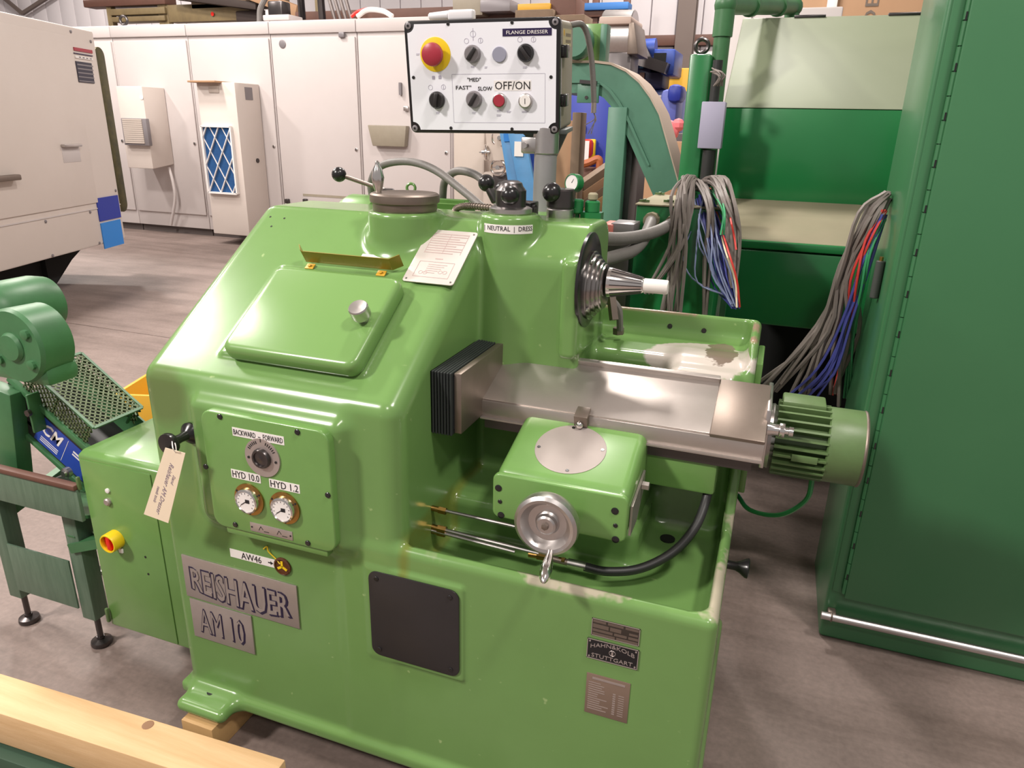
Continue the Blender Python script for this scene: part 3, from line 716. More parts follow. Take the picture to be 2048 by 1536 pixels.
# spindle nose
SX = Vector((-.420, 1.70, 1.250)); sp = part('spindle', SX, mach)
MB().lathe([(.108, 0), (.116, .002), (.116, .009), (.112, .011), (.05, .011)], SX, (1, 0, 0), 48).build('cover_ring', M_black, sp)
q = MB(); q.lathe([(.084, .011), (.084, .017), (.082, .019), (.076, .019), (.076, .026), (.074, .028), (.066, .028), (.066, .035), (.064, .037), (.058, .037), (.058, .043), (.054, .045), (.054, .049), (.044, .051)], SX+Vector((0, 0, -.012)), (1, 0, 0), 48)
q.build('labyrinth_rings', mat('ring_steel', (.34, .32, .31), .22, 1), sp)
q = MB(); n = 18; cr = .035
q.lathe([(.036, .056), (.035, .063), (.0185, .140), (.017, .142)], SX, (1, 0, 0), 36)
q.build('taper_arbor', M_bright, sp); q = MB()
for k in range(n):
    t = 2*PI*k/n; c, s_ = math.cos(t), math.sin(t); q.bar(SX+Vector((.064, c*.0345, s_*.0345)), SX+Vector((.138, c*.0185, s_*.0185)), .0022, .003, (0, c, s_))
q.build('arbor_splines', M_dksteel, sp)
MB().lathe([(.0165, .141), (.0170, .144), (.0170, .196), (.0155, .199), (.003, .1995)], SX, (1, 0, 0), 26).build('white_sleeve', mat('white_nylon', (.72, .68, .64), .5), sp)
for t in (35, 125, 215, 305): MB().lathe([(.005, 0), (.005, .004), (.002, .0045)], SX+Vector((.020, .079*math.cos(R(t)), .079*math.sin(R(t))-.012)), (1, 0, 0), 8).build('ring_screw', M_bright, sp)
# lower clamp bits below the spindle, coolant pipe on the tray
q = MB(); q.bar(P(1222, 590, y=1.86), P(1228, 640, y=1.84), .018, .018).cyl(P(1237, 668, y=1.90), P(1237, 655, y=1.90), .016, n=6); q.build('coolant_pipe', M_brnsteel, mach)
MB().tube([P(1225, 600, y=1.86), P(1238, 620, y=1.87), P(1240, 660, y=1.89)], .009, 10).build('coolant_hose', M_conduit, mach)
for px, py in ((1340, 652), (1408, 661)): q = MB(); p = P(px, py, y=2.008); q.cyl(p+Vector((0, .002, 0)), p-Vector((0, .003, 0)), .007, n=12).build('threaded_hole', M_black, mach)
q = MB(); p = P(1335, 1078, z=.621); q.cyl((p.x, p.y, .612), (p.x, p.y, .6235), .019, n=20); q.build('drain_hole', M_black, mach)  # solid black disc stands in for the shade inside the drain
p = P(422, 1384, z=.131); q = MB(); q.cyl((p.x, p.y, .115), (p.x, p.y, .1315), .011, n=16); q.build('bolt_hole', M_black, mach)  # no real bore: black plug painted as the shaded hole in the foot
MB().box(.0, .016, 1.80, 1.98, .70, 1.06, .004).build('side_flange', M_grn, mach)
q = MB(); kk = P(1452, 1128, y=1.50); q.lathe([(.010, 0), (.010, .018), (.014, .028), (.022, .040), (.023, .046), (.018, .048)], (.0, 1.50, kk.z), (1, 0, 0), 24); q.build('side_knob', M_black, mach)

# ---------------------------------------------------------------- cross slide with bellows, steel cover, handwheel and motor
sl = part('cross_slide', (-.35, 1.5, .72), mach)
A0 = R(19.8)
CP = Vector((-.62, 1.50, .98)); CV = Vector((0, math.cos(A0), math.sin(A0))); CN = Vector((0, -math.sin(A0), math.cos(A0)))
CX = basis((1, 0, 0), CV, CP)                                                     # u along the slide, v up the slope, w out of the cover
q = MB(CX); q.box(.008, .549, 0, .188, -.03, 0, .002); q.build('steel_cover', M_steel, sl)
q = MB(CX); q.box(.545, .660, -.006, .192, -.034, .004, .002); q.build('end_block', M_brnsteel, sl)
q = MB(CX); q.box(.008, .545, .180, .194, -.025, .012, .002); q.build('rear_rail', M_steel, sl)
q = MB(); q.box(CP.x+.008, CP.x+.66, CP.y-.004, CP.y+.004, CP.z-.046, CP.z-.004, .001).bar((CP.x+.008, CP.y-.006, CP.z-.046), (CP.x+.66, CP.y-.006, CP.z-.046), .012, .004); q.build('front_skirt', M_steel, sl)
q = MB(); q.box(CP.x+.01, CP.x+.64, CP.y+.012, CP.y+.175, CP.z-.08, CP.z-.035); q.build('way_core', M_dksteel, sl)
q = MB(CX); q.box(.244, .276, -.024, .014, -.02, .010, .002); q.build('stop_block', M_brnsteel, sl)
MB().sph(CX @ Vector((.258, -.026, -.012)), .0095, 14).build('ball_stud', M_bright, sl)
MB().box(-.628, -.610, 1.372, 1.668, .937, 1.082, .002).build('bellows_plate', M_brnsteel, sl)
q = MB(); random.seed(5)
for k in range(10):
    x = -.702+k*.0074; q.box(x, x+.0052, 1.362, 1.655, .932, 1.084, .0015, 1)
q.box(-.700, -.626, 1.375, 1.65, .945, 1.072); q.build('bellows', M_bellow, sl)
# slide box
q = MB(); q.prism([(1.312, .788), (1.54, .788), (1.54, .968), (1.312, .894)], -.503, -.207, .022, 4, lambda u, v, w: (w, u, v)); q.build('slide_box', M_grn, sl)
X = front(-.355, 1.316, .841); fp = MB(X).rrect(-.149, .149, -.054, .053, .016, 0, .016, .004, 3).build('front_plate', M_grn, sl)
for px, py, r_ in ((997, 976, .008), (1002, 1030, .008), (1230, 1022, .008), (1231, 1079, .008), (1000, 1003, .005), (1231, 1051, .005)):
    bolt(front(*P(px, py, y=1.300)), r_, .002, M_black, 'plate_screw', sl)
a1 = R(17.9); DN = Vector((0, -math.sin(a1), math.cos(a1))); DP = Vector((0, 1.312, .894)); DC = PL(1141, 898, DP, DN)
q = MB(basis((1, 0, 0), (0, math.cos(a1), math.sin(a1)), DC)); q.lathe([(.080, -.002), (.080, .0012), (.0785, .002), (.003, .002)], n=44); q.m = 1
for t in (100, 190, 280, 10): q.cyl((.071*math.cos(R(t)), .071*math.sin(R(t)), .0015), (.071*math.cos(R(t)), .071*math.sin(R(t)), .003), .004, n=8)
q.build('cover_disc', [mat('brushed_disc', (.44, .385, .36), .55, .35, (.36, .31, .285), 6, .6), M_black], sl)
MB().box(-.49, -.215, 1.53, 1.76, .69, .93, .01).build('saddle', M_grn, sl)
MB().box(-.225, -.05, 1.52, 1.72, .82, .925, .008).build('slide_bracket', M_grn, sl)
q = MB(); q.prism([(1.33, .79), (1.40, .79), (1.47, .84), (1.47, .88), (1.33, .86)], -.206, -.201, 0, 2, lambda u, v, w: (w, u, v)); q.cyl((-.20, 1.43, .862), (-.185, 1.43, .862), .010, n=6); q.build('angle_plate', M_steel, sl)
# handwheel
WC = P(1095, 1045, y=1.238); hw = part('handwheel', WC, mach)
prof = [(.018, -.062), (.018, -.02), (.030, -.016), (.062, -.016), (.0665, -.008), (.0685, .004), (.067, .016), (.060, .021), (.053, .019), (.048, .010), (.041, .001), (.026, .0005), (.0225, .004), (.021, .013), (.017, .016), (.004, .016)]
MB().lathe(prof, WC, (0, -1, 0), 56).build('wheel_rim', M_alu, hw)
MB().lathe([(.008, .014), (.0075, .021), (.002, .023)], WC, (0, -1, 0), 6).build('hub_bolt', M_brnsteel, hw)
h0 = WC+Vector((.014, -.018, -.056)); h1 = P(1086, 1166, y=1.135); d = h1-h0
MB().lathe([(.007, 0), (.0065, d.length*.1), (.0095, d.length*.28), (.0125, d.length*.6), (.011, d.length*.82), (.006, d.length*.95), (.002, d.length)], h0, d, 20).build('crank_handle', M_bright, hw)
# slide motor
mm = part('slide_motor', (.2, 1.66, .94), mach)
MY, MZ = 1.685, .922; X0 = .055
q = MB(); q.lathe([(.05, 0), (.075, .002), (.078, .012), (.072, .02)], (X0-.012, MY, MZ), (1, 0, 0), 32); q.build('motor_flange', M_alu, mm)
q = MB(); q.cyl((X0+.005, MY, MZ), (X0+.122, MY, MZ), .064, n=32)
for k in range(26):
    t = 2*PI*(k+.5)/26; c, s_ = math.cos(t), math.sin(t)
    if -.55 < c < .25 and s_ > .55 and False: continue
    q.bar((X0+.008, MY+c*.0765, MZ+s_*.0765), (X0+.121, MY+c*.0765, MZ+s_*.0765), .0050, .026, (0, c, s_))
q.build('finned_housing', M_grnd, mm)
q = MB(); q.lathe([(.083, 0), (.0875, .003), (.0875, .074), (.083, .082), (.06, .084), (.003, .084)], (X0+.118, MY, MZ), (1, 0, 0), 40); q.build('fan_cowl', M_grnd, mm)
q = MB(); q.torus((X0+.196, MY, MZ), (1, 0, 0), .0855, .0035, 40, 6); q.build('cowl_rim', M_brnsteel, mm)
q = MB(); q.box(X0+.015, X0+.11, MY-.01, MY+.06, MZ+.07, MZ+.094, .005); q.build('terminal_box', M_grnd, mm)
q = MB(); pv = P(1590, 905, y=MY-.087); q.cbox((X0+.075, MY-.088, MZ-.01), (.055, .006, .016), .001); q.build('motor_plate', M_grnd, mm)
c0 = P(1537, 857, y=1.57); q = MB(); q.lathe([(.016, 0), (.013, .014), (.013, .024), (.016, .025), (.0165, .026), (.0165, .036), (.008, .037), (.008, .044), (.011, .045), (.011, .054), (.002, .055)], (.042, c0.y, c0.z), (1, 0, 0), 24); q.build('stop_screw', M_bright, mm)
MB().box(.036, .046, 1.56, 1.76, .89, 1.03, .002).build('adapter_plate', M_alu, mm)
MB().tube([P(1625, 955, y=1.66), P(1612, 1000, y=1.68), P(1560, 1030, y=1.72), P(1500, 1020, y=1.78), P(1475, 990, y=1.84)], .006, 8).build('motor_cable', M_dkgrn, mm)
# hydraulic pipes and hose in the trough
q = MB(); q.cyl(P(848, 1012, y=1.36), P(1035, 1054, y=1.36), .0042, n=10); q.build('steel_pipe', M_alu, mach)
q = MB(); q.cyl(P(834, 1046, y=1.36), P(1078, 1107, y=1.36), .0048, n=10); q.build('steel_pipe', M_alu, mach)
q = MB(); q.cyl(P(838, 1054, y=1.355), P(1030, 1104, y=1.355), .0042, n=10); q.build('steel_pipe', M_alu, mach)
for a, b, r_ in (((864, 1016), (892, 1023), .009), ((860, 1053), (892, 1061), .010), ((862, 1061), (890, 1068), .009), ((1058, 1108), (1092, 1114), .010), ((1117, 1119), (1130, 1122), .008)):
    a, b = P(*a, y=1.36), P(*b, y=1.36); q = MB(); q.cyl(a, a.lerp(b, .55), r_*.75, n=12).cyl(a.lerp(b, .5), b, r_, n=6); q.build('brass_fitting', M_brass, mach)
MB().cyl(P(1092, 1114, y=1.36), P(1140, 1126, y=1.36), .0075, n=12).build('pipe_union', M_brnsteel, mach)
MB().cyl(P(1136, 1125, y=1.36), P(1172, 1133, y=1.36), .010, n=14).build('hose_ferrule', M_alu, mach)
MB().tube([P(1168, 1133, y=1.36), P(1215, 1143, y=1.37), P(1280, 1137, y=1.40), P(1345, 1105, y=1.44), P(1390, 1055, y=1.48), P(1412, 1000, y=1.53), P(1419, 958, y=1.56), P(1421, 940, y=1.58)], .0105, 12, 8).build('black_hose', M_rubber, mach)

# ---------------------------------------------------------------- control box on its post
pc = P(1087, 425, y=2.02)
post = part('post', (pc.x, 2.02, 1.37), mach)
q = MB(); q.cyl((pc.x, 2.02, 1.36), (pc.x, 2.02, 1.565), .032, n=28); q.build('tube', mat('grey_post_paint', (.34, .335, .35), .4, .3, (.24, .22, .2), 8, .5), post)
q = MB(); q.cyl((pc.x, 2.02, 1.53), (pc.x, 2.02, 1.60), .036, n=28, b=.002).box(pc.x-.065, pc.x-.02, 1.99, 2.01, 1.53, 1.575, .006).cyl((pc.x-.05, 1.985, 1.552), (pc.x-.05, 1.975, 1.552), .009, n=6); q.build('clamp_collar', M_alu, post)
MB().box(pc.x-.07, pc.x+.07, 1.93, 2.12, 1.36, 1.374, .003).build('post_foot', M_grn, post)
def frame_p(yaw, tilt, roll):
    n = Vector((math.sin(yaw)*math.cos(tilt), -math.cos(yaw)*math.cos(tilt), math.sin(tilt)))
    x = Vector((0, 0, 1)).cross(n).normalized(); y = n.cross(x)
    return x*math.cos(roll)+y*math.sin(roll), -x*math.sin(roll)+y*math.cos(roll), n
PC = CAM+(fw+rt*((963.2-1024)/FPX)-up*((155.6-768)/FPX))*1.95
px_, py_, pn_ = frame_p(R(6), -.09, .0156)
PX = basis(px_, py_, PC); PW, PH = .433, .2875
cb = part('control_box', PC, mach)
q = MB(PX); q.rrect(-PW/2+.004, PW/2-.004, -PH/2+.004, PH/2-.004, .014, -.215, -.012, .004); q.build('enclosure', M_boxgrey, cb)
q = MB(PX); q.rrect(-PW/2, PW/2, -PH/2, PH/2, .016, -.03, 0, .004); q.build('front_frame', M_black, cb)
fpoly = []
w2, h2, nt_ = PW/2-.010, PH/2-.009, .021
q = MB(PX)
for sx, sy, a0 in ((1, 1, 270), (-1, 1, 0), (-1, -1, 90), (1, -1, 180)):
    fpoly += [(sx*w2+nt_*math.cos(R(a0-90*k/6)), sy*h2+nt_*math.sin(R(a0-90*k/6))) for k in range(7)]
q.prism(fpoly, -.001, .0022)
q.build('front_plate', M_panelwhite, cb)
def C2(px, py, h=.0022):
    p = PL(px, py, PC+pn_*h, pn_); return basis(px_, py_, p)
for sx in (-1, 1):
    for sy in (-1, 1): q = MB(PX); q.lathe([(.0085, 0), (.0085, .002), (.006, .003)], (sx*(w2-.0035), sy*(h2-.0035), 0), n=16); q.m = 1; q.cyl((sx*(w2-.0035), sy*(h2-.0035), .0028), (sx*(w2-.0035), sy*(h2-.0035), .0036), .0035, n=6); q.build('corner_screw', [M_greyk, M_black], cb)
for px, py in ((896, 48), (1024, 45), (827, 155), (1102, 154), (902, 256), (1024, 258)): bolt(C2(px, py), .0045, .002, M_blackm, 'panel_screw', cb)
q = MB(C2(871, 109)); q.lathe([(.0435, 0), (.0435, .001), (.042, .0016), (.002, .0016)], n=44); q.build('stop_disc', M_yellow, cb)
X = C2(871, 109); q = MB(X); q.lathe([(.020, 0), (.020, .012), (.018, .014), (.0285, .018), (.030, .023), (.028, .033), (.018, .038), (.003, .0385)], n=36); q.build('stop_button', M_red, cb)
def knob(px, py, m, ang):
    q = MB(C2(px, py)); q.lathe([(.0225, 0), (.0225, .008), (.020, .011), (.019, .014), (.003, .014)], n=30); q.m = 1; c, s_ = math.cos(R(ang)), math.sin(R(ang))
    q.bar((-.018*c, -.018*s_, .018), (.018*c, .018*s_, .018), .010, .010, (0, 0, 1), .002); q.build('selector_knob', [m, M_blackm], cb)
knob(946, 108, M_greyk, 55); knob(1052, 106, M_black, -52); knob(875, 200, M_blackm, 80); knob(949, 199, M_greyk, 58)
MB(C2(999, 109)).lathe([(.0195, 0), (.0195, .003), (.018, .004), (.002, .004)], n=28).build('blanking_plug', M_greypl, cb)
for px, py, m in ((1000, 201, M_red), (1052, 202, M_label)):
    q = MB(C2(px, py)); q.lathe([(.020, 0), (.020, .006), (.0185, .011), (.0165, .012), (.016, .008)], n=30); q.m = 1; q.lathe([(.0158, .006), (.0158, .012), (.0145, .013), (.002, .013)], n=26)
    q.m = 2
    if m is M_label: q.box(-.0008, .0008, -.007, .007, .0129, .0136)
    q.build('push_button', [M_alu, m, M_print], cb)
q = MB(C2(1054, 64)); q.box(-.066, .066, -.009, .009, 0, .001); tp = q.build('name_tape', M_purple, cb); txt('FLANGE DRESSER', C2(1054, 64, .0032), .112, .0085, M_label, cb)
for s_, px, py, w, h in (('"MED"', 948, 159, .038, .0095), ("FAST''", 927, 175, .044, .010), ('SLOW', 970, 177, .040, .010), ('OFF/ON', 1025, 171, .098, .020)):
    if s_ == 'OFF/ON': flatbox(C2(px, py, .0022), .104, .026, .0006, M_label, 'paper_label', cb)
    txt(s_, C2(px, py, .0028), w, h, M_print, cb)
q = MB()
for px, py, k in ((933, 82, 'o'), (961, 81, 'i'), (1040, 79, 'o'), (1067, 79, 'i'), (861, 175, 'o'), (887, 174, 'i'), (946, 68, 'x')):
    q.X = C2(px, py, .0024); q.torus((0, 0, 0), (0, 0, 1), .0062 if k != 'x' else .0075, .0005, 20, 4)
    if k != 'o': q.box(-.0005, .0005, -.0045 if k == 'i' else -.016, .0045 if k == 'i' else .014, -.0002, .0004)
for px, py in ((867, 155), (880, 154)): q.X = C2(px, py, .0024); q.box(-.004, .004, -.005, .004, -.0002, .0004); q.torus((0, 0, 0), (0, 0, 1), .004, .0006, 10, 4)
for px, py, w in ((836, 109, .010), (946, 134, .012), (1050, 135, .012), (876, 226, .012), (948, 226, .012), (998, 222, .012), (998, 231, .014), (1018, 224, .012), (1050, 224, .018), (972, 135, .008)):
    q.X = C2(px, py, .0024); q.box(-w/2, w/2, .001, .0022, -.0002, .0003); q.box(-w/2, w/3, -.002, -.0008, -.0002, .0003)
q.build('printed_symbols', M_faint, cb)
q = MB(PX @ Matrix.Translation((0, 0, .0023)))
a, b = PX.inverted() @ PL(904, 149, PC, pn_), PX.inverted() @ PL(1090, 246, PC, pn_)
for x0, x1, y0, y1 in ((a.x, b.x, a.y, a.y+.0008), (a.x, b.x, b.y, b.y+.0008), (a.x, a.x+.0008, b.y, a.y), (b.x, b.x+.0008, b.y, a.y)): q.box(x0, x1, y0, y1, -.0002, .0003)
q.build('printed_frame', M_faint, cb)
for v in (.062, -.060): q = MB(PX); q.box(PW/2-.006, PW/2+.012, v-.016, v+.016, -.075, -.03, .003).box(PW/2-.004, PW/2+.006, v-.012, v+.012, -.085, -.02, .002); q.build('latch', M_black, cb)
q = MB(PX); q.box(PW/2-.0045, PW/2-.0035, .075, .118, -.185, -.06); q.m = 1; q.cyl((PW/2-.004, .108, -.075), (PW/2-.0030, .108, -.075), .008, n=12); q.m = 2
for k in range(2):
    for j in range(7): q.box(PW/2-.004, PW/2-.0031, .083+k*.016, .091+k*.016, -.175+j*.0115, -.168+j*.0115)
q.build('warning_label', [mat('cream_label', (.55, .46, .28), .6), M_orange, M_brnsteel], cb)
# bracket under the box
q = MB(PX); q.prism([(.075, -.14), (.225, -.14), (.185, -.225), (.165, -.225)], -.12, -.105, .001); q.box(.075, .225, -.15, -.138, -.17, -.06, .001)
q.build('bracket', mat('bracket_grey', (.11, .12, .115), .45), cb)
q = MB(PX); 
q.bar((.145, -.160, -.1045), (.172, -.205, -.1045), .0045, .0012, (0, 0, 1)); q.bar((.172, -.205, -.1045), (.183, -.155, -.1045), .0045, .0012, (0, 0, 1)); q.bar((.158, -.180, -.1045), (.180, -.175, -.1045), .0045, .0012, (0, 0, 1)); q.build('bracket_mark', M_label, cb)
# conduit from the top right of the box with loose wire ends
MB().tube([PX @ Vector((.205, .13, -.20)), P(1165, 50, y=2.22), P(1178, 85, y=2.24), P(1185, 140, y=2.25), P(1188, 205, y=2.25)], .0085, 12).build('loose_conduit', M_conduit, cb)
q = MB(); q.cyl(P(1188, 205, y=2.25), P(1187, 226, y=2.25), .008, n=12)
for k, (x, y) in enumerate(((1170, 250), (1182, 268), (1176, 268), (1190, 245))): q.tube([P(1187, 224, y=2.25), P(1189+k, 238, y=2.25), P(x, y, y=2.25)], .0014, 5)
q.build('wire_ends', M_plate, cb)
# white plastic hand tool lying on the box
E1 = PX @ Vector((-.160, PH/2+.011, -.05)); E2 = PX @ Vector((-.098, PH/2+.013, -.045)); E3 = PX @ Vector((-.02, PH/2+.024, -.045))
t = thing('hand_tool', E2-Vector((0, 0, .02)), 'white plastic hand tool lying on the control box', 'tool')
q = MB(); q.cyl(E1, E2, .009, .0115, 18, .003); q.build('nozzle', M_white, t); q = MB(basis(px_, pn_, E2)); 
q.box(-.002, .070, -.016, .016, -.012, .014, .006, 3); q.build('tool_body', M_white, t)

# ---------------------------------------------------------------- tag, timber
tg = PL; ty = 1.118
c = [P(x, y, y=ty) for x, y in ((331, 895), (371, 906), (337, 1046), (288, 1028))]
pivot = (c[0]+c[1])/2
t = thing('paper_tag', (c[2]+c[3])/2, 'cream paper tag with handwriting hanging from the black spool knob', 'tag')
ya = ((c[0]+c[1])-(c[2]+c[3])).normalized(); xa0 = (c[1]-c[0]).normalized(); nn0 = Vector((0, -1, 0)); xa0 = ya.cross(nn0).normalized()
X = basis(xa0, ya, (c[0]+c[1]+c[2]+c[3])/4); h = ((c[0]+c[1])-(c[2]+c[3])).length/2; w = .050
q = MB(); q.prism([(p_.x, p_.z) for p_ in (c[3], c[2], c[1], c[0])], ty, ty-.0008, 0, 2, lambda u, v, z: (u, z, v)); q.build('card', M_paper, t)
TX = X @ Matrix.Rotation(R(-90), 4, 'Z')
M_ink = mat('faded_ink', (.22, .17, .22), .7)
txt('Reishauer AM Dresser', TX @ Matrix.Translation((.012, .002, .001)), h*.74, .012, M_ink, t, None, 'handwriting', .0003, .3)
txt('Stand', TX @ Matrix.Translation((-.028, .016, .001)), .028, .008, M_ink, t, None, 'handwriting', .0003, .3)
txt('needs tools', TX @ Matrix.Translation((.040, -.015, .001)), .05, .008, M_ink, t, None, 'handwriting', .0003, .3)
MB().tube([pivot+Vector((0, 0, -.006)), pivot+Vector((.004, -.01, .012)), Vector((pk.x, 1.145, pk.z+.012)), pivot+Vector((-.004, .006, .010)), pivot+Vector((0, .002, -.006))], .0012, 6).build('string', M_label, t)
for x0, x1, y0, y1, lb in ((-1.318, -1.215, 1.115, 1.95, 'yellowish timber skid under the front foot of the grinding machine'), (-.22, -.11, 1.28, 1.95, 'timber skid hidden under the tray end of the grinding machine')):
    tag(MB().box(x0, x1, y0, y1, 0, .0860, .003).build('timber_skid', M_woody, None), lb, 'wood block')
# crate frame at the lower left
t = thing('crate_frame', (-1.5, .8, 0), 'pale pine crate frame with knotty top beam at the lower left corner', 'crate')
e0, e1 = P(-60, 1328, z=.41), P(571, 1519, z=.41); d = (e1-e0).normalized(); nrm = Vector((-d.y, d.x, 0))
X = basis(d, nrm, e0-nrm*.089); L1 = (e1-e0).length
q = MB(X); q.box(-1.2, L1, 0, .089, -.089, 0, .003); q.build('top_beam', M_wood, t)
q = MB(X); kk = X.inverted() @ P(296, 1450, z=.41); q.lathe([(.003, 0), (.010, .0006), (.012, .0002)], (kk.x, kk.y, 0), n=16); q.build('wood_knot', mat('knot_brown', (.22, .11, .05), .6), t)
for u in (L1-.36, -.75): q = MB(X); q.box(u, u+.089, .0, .089, -.41, -.089, .003); q.build('post', M_wood, t)
q = MB(X); q.box(-1.2, L1-.40, -.02, .075, -.165, -.105, .003); q.build('lower_rail', mat('green_crate_paint', (.03, .07, .04), .6), t)
q = MB(X); q.box(L1-.275, L1-.02, .0, .08, -.41, -.33, .003); q.build('foot_beam', M_wood, t)

# ---------------------------------------------------------------- helpers for the surroundings
def rb_(q, px0, py0, px1, py1, Y, dep, b=0):
    """box whose front face (y=Y) spans the two photo corners"""
    a, c = P(px0, py0, y=Y), P(px1, py1, y=Y); q.box(min(a.x, c.x), max(a.x, c.x), Y, Y+dep, min(a.z, c.z), max(a.z, c.z), b); return q
def rbox_(name, px0, py0, px1, py1, Y, dep, m, parent=None, b=0): return rb_(MB(), px0, py0, px1, py1, Y, dep, b).build(name, m, parent)

# ---------------------------------------------------------------- right green cabinet
YC = 2.243; xl = .322
t = thing('control_cabinet', (.9, 2.47, 0), 'tall green steel cabinet with a piano hinge filling the right edge', 'cabinet')
MB().box(xl, 1.75, YC, 2.70, .0, 2.7, .012, 3).build('cabinet_shell', M_cabgrn, t)
zb = P(1700, 1193, y=YC).z
MB().box(.372, 1.70, YC-.022, YC-.002, zb, 2.66, .005, 2).build('door', M_cabgrn, t)
q = MB(); q.box(.336, .366, YC-.004, YC, zb+.01, 2.66, .001)
q.build('hinge_leaf', M_cabgrn, t); q = MB(); k = zb+.015
while k < 2.62: q.cyl((.369, YC-.012, k), (.369, YC-.012, k+.055), .0065, n=8); k += .058
q.build('piano_hinge', M_cabgrn, t)
q = MB(); k = zb+.015
while k < 2.62: q.box(.3665, .3705, YC-.0193, YC-.006, k+.0555, k+.0575+.018, 0); k += .116
q.build('hinge_gap', M_black, t)
q = MB(); q.cyl((xl-.008, YC-.030, .105), (1.72, YC-.030, .105), .0135, n=14); q.build('bottom_rail', M_alu, t)
for x in (.345, 1.3): q = MB(); q.box(x-.012, x+.012, YC-.03, YC, .088, .122, .003).torus((x, YC-.03, .105), (1, 0, 0), .0145, .003, 16, 6); q.build('rail_bracket', M_brnsteel, t)
q = MB(); a, b = P(1768, 522, y=2.40), P(1750, 596, y=2.40); q.cyl((xl-.013, 2.40, a.z), (xl-.013, 2.40, b.z), .013, n=16, b=.002); q.build('rubber_sleeve', mat('dark_grey_rubber', (.05, .055, .05), .5), t)
q = MB(); q.cyl((xl-.013, 2.40, a.z), (xl-.013, 2.40, a.z+.012), .006, n=10); q.build('sleeve_pin', M_brass, t)

# ---------------------------------------------------------------- big green machine behind
YG = 3.0
t = thing('enclosed_machine', (.6, 3.6, 0), 'large dark green enclosed machine with dusty sloping hood behind the wires', 'machine')
z0, z1 = P(1550, 652, y=YG).z, P(1550, 484, y=YG).z; xa = P(1468, 560, y=YG).x
MB().box(xa-.02, 2.2, YG, YG+1.0, z0, z1-.035, .01).build('lower_guard', M_dkgrn, t)
MB().box(xa-.02, 2.2, YG-.012, YG+.03, z1-.03, z1, .006).build('guard_lip', M_dkgrn, t)
YU = 3.5; zl = P(1550, 395, y=YU).z; xu = P(1428, 390, y=YU).x
MB().prism([(YG+.02, z1-.02), (YU+.05, zl-.02), (YU+.05, zl), (YG+.02, z1)], xa-.12, 2.2, .003, 2, lambda u, v, w: (w, u, v)).build('sloping_ledge', M_dust, t)
zu = P(1600, 217, y=YU).z; YH = 4.05; zh = P(1640, 33, y=YH).z
MB().box(xu, 2.2, YU, YU+.8, zl-.05, zu, .008).build('front_panel', M_dkgrn, t)
MB().prism([(YU-.004, zu), (YU+.8, zu), (YH+.25, zh), (YH, zh)], xu-.004, 2.2, .006, 2, lambda u, v, w: (w, u, v)).build('hood', M_olive, t)
MB().box(xa+.03, 2.2, YG+.75, YG+1.0, 0, z0, .0).build('dark_base', M_dark, t)  # near-black block stands in for the shade of the gap under the guard
MB().box(xa-.24, xa-.03, YG+.62, YG+1.0, 0, z1-.05, .006).build('dark_filler', M_dkgrn, t)  # dark filler block added to close the gap beside the junction box
for px in (1620, 1810): a = P(px, 33, y=YH); MB().box(a.x-.07, a.x+.07, YH-.01, YH+.03, zh-.005, zh+.008, .002).build('hood_hinge', M_dksteel, t)
t = thing('guard_column', (-.36, 3.3, 0), 'dark green square column with an eye bolt on top beside pipes', 'column')
a, b = P(1354, 380, y=3.3), P(1416, 108, y=3.3); MB().box(a.x, a.x+.085, 3.3, 3.46, 0, b.z, .006).build('column_body', M_dkgrn, t)
e = P(1404, 92, y=3.36); q = MB(); q.torus(e, (.2, -1, 0), .026, .0085, 22, 8).cyl((e.x, e.y, e.z-.03), (e.x, e.y, b.z-.005), .010); q.build('eye_bolt', M_dksteel, t)
yp = 3.40; xp = P(1433, 150, y=yp).x+.006; zt = P(1436, 10, y=yp).z; e = P(1586, 14, y=4.5)
q = MB(); T_ = Vector((xp, yp, zt)); q.cyl((xp, yp, .0), (xp, yp, zt-.03), .034, n=18).cyl((xp, yp, zt-.12), (xp, yp, zt-.02), .041, n=18).sph(T_, .046, 16).cyl(T_, e, .038, n=18).sph(e, .050, 16).cyl(e, (e.x, e.y, e.z-.35), .038, n=18)
for f in (.3, .72): q.cyl(T_.lerp(e, f), T_.lerp(e, f+.03), .047, n=18)
tag(q.build('green_pipe', M_convgrn, None), 'green bent steel pipe rising beside the dusty hood', 'pipe')
t = thing('sight_housing', P(1420, 355, y=3.28), 'lavender grey box housing with black tube on green column', 'housing')
rbox_('housing_box', 1404, 203, 1441, 298, 3.24, .07, mat('lavender_grey', (.36, .34, .46), .5), t, .004)
a, b = P(1419, 300, y=3.28), P(1417, 372, y=3.28); MB().cyl(a, (a.x, a.y, b.z), .028, n=16).build('black_tube', M_rubber, t)
a, b = P(1436, 120, y=3.26), P(1430, 203, y=3.26); MB().cyl((a.x, 3.27, a.z), (a.x, 3.27, b.z), .020, n=14).build('black_tube', M_rubber, t)
q = MB(); random.seed(8)
for k in range(8): q.tube([P(1428+random.uniform(-8, 8), 140+random.uniform(-4, 4), y=3.22), P(1444+random.uniform(-8, 8), 150+random.uniform(-8, 8), y=3.19), P(1436+random.uniform(-10, 10), 172, y=3.22)], .003, 5, 5)
q.build('wire_tuft', M_cable, t)
t = rbox_('white_enclosure', 1446, 16, 1556, 200, 5.2, .5, M_cream, None, .01); t.location.z = 0
z1_ = P(1500, 18, y=5.2).z; bpy.data.objects.remove(t)
a, b = P(1446, 16, y=5.2), P(1556, 200, y=5.2)
t = thing('white_enclosure', ((a.x+b.x)/2, 5.4, 0), 'white enclosure standing behind the green pipe', 'enclosure')
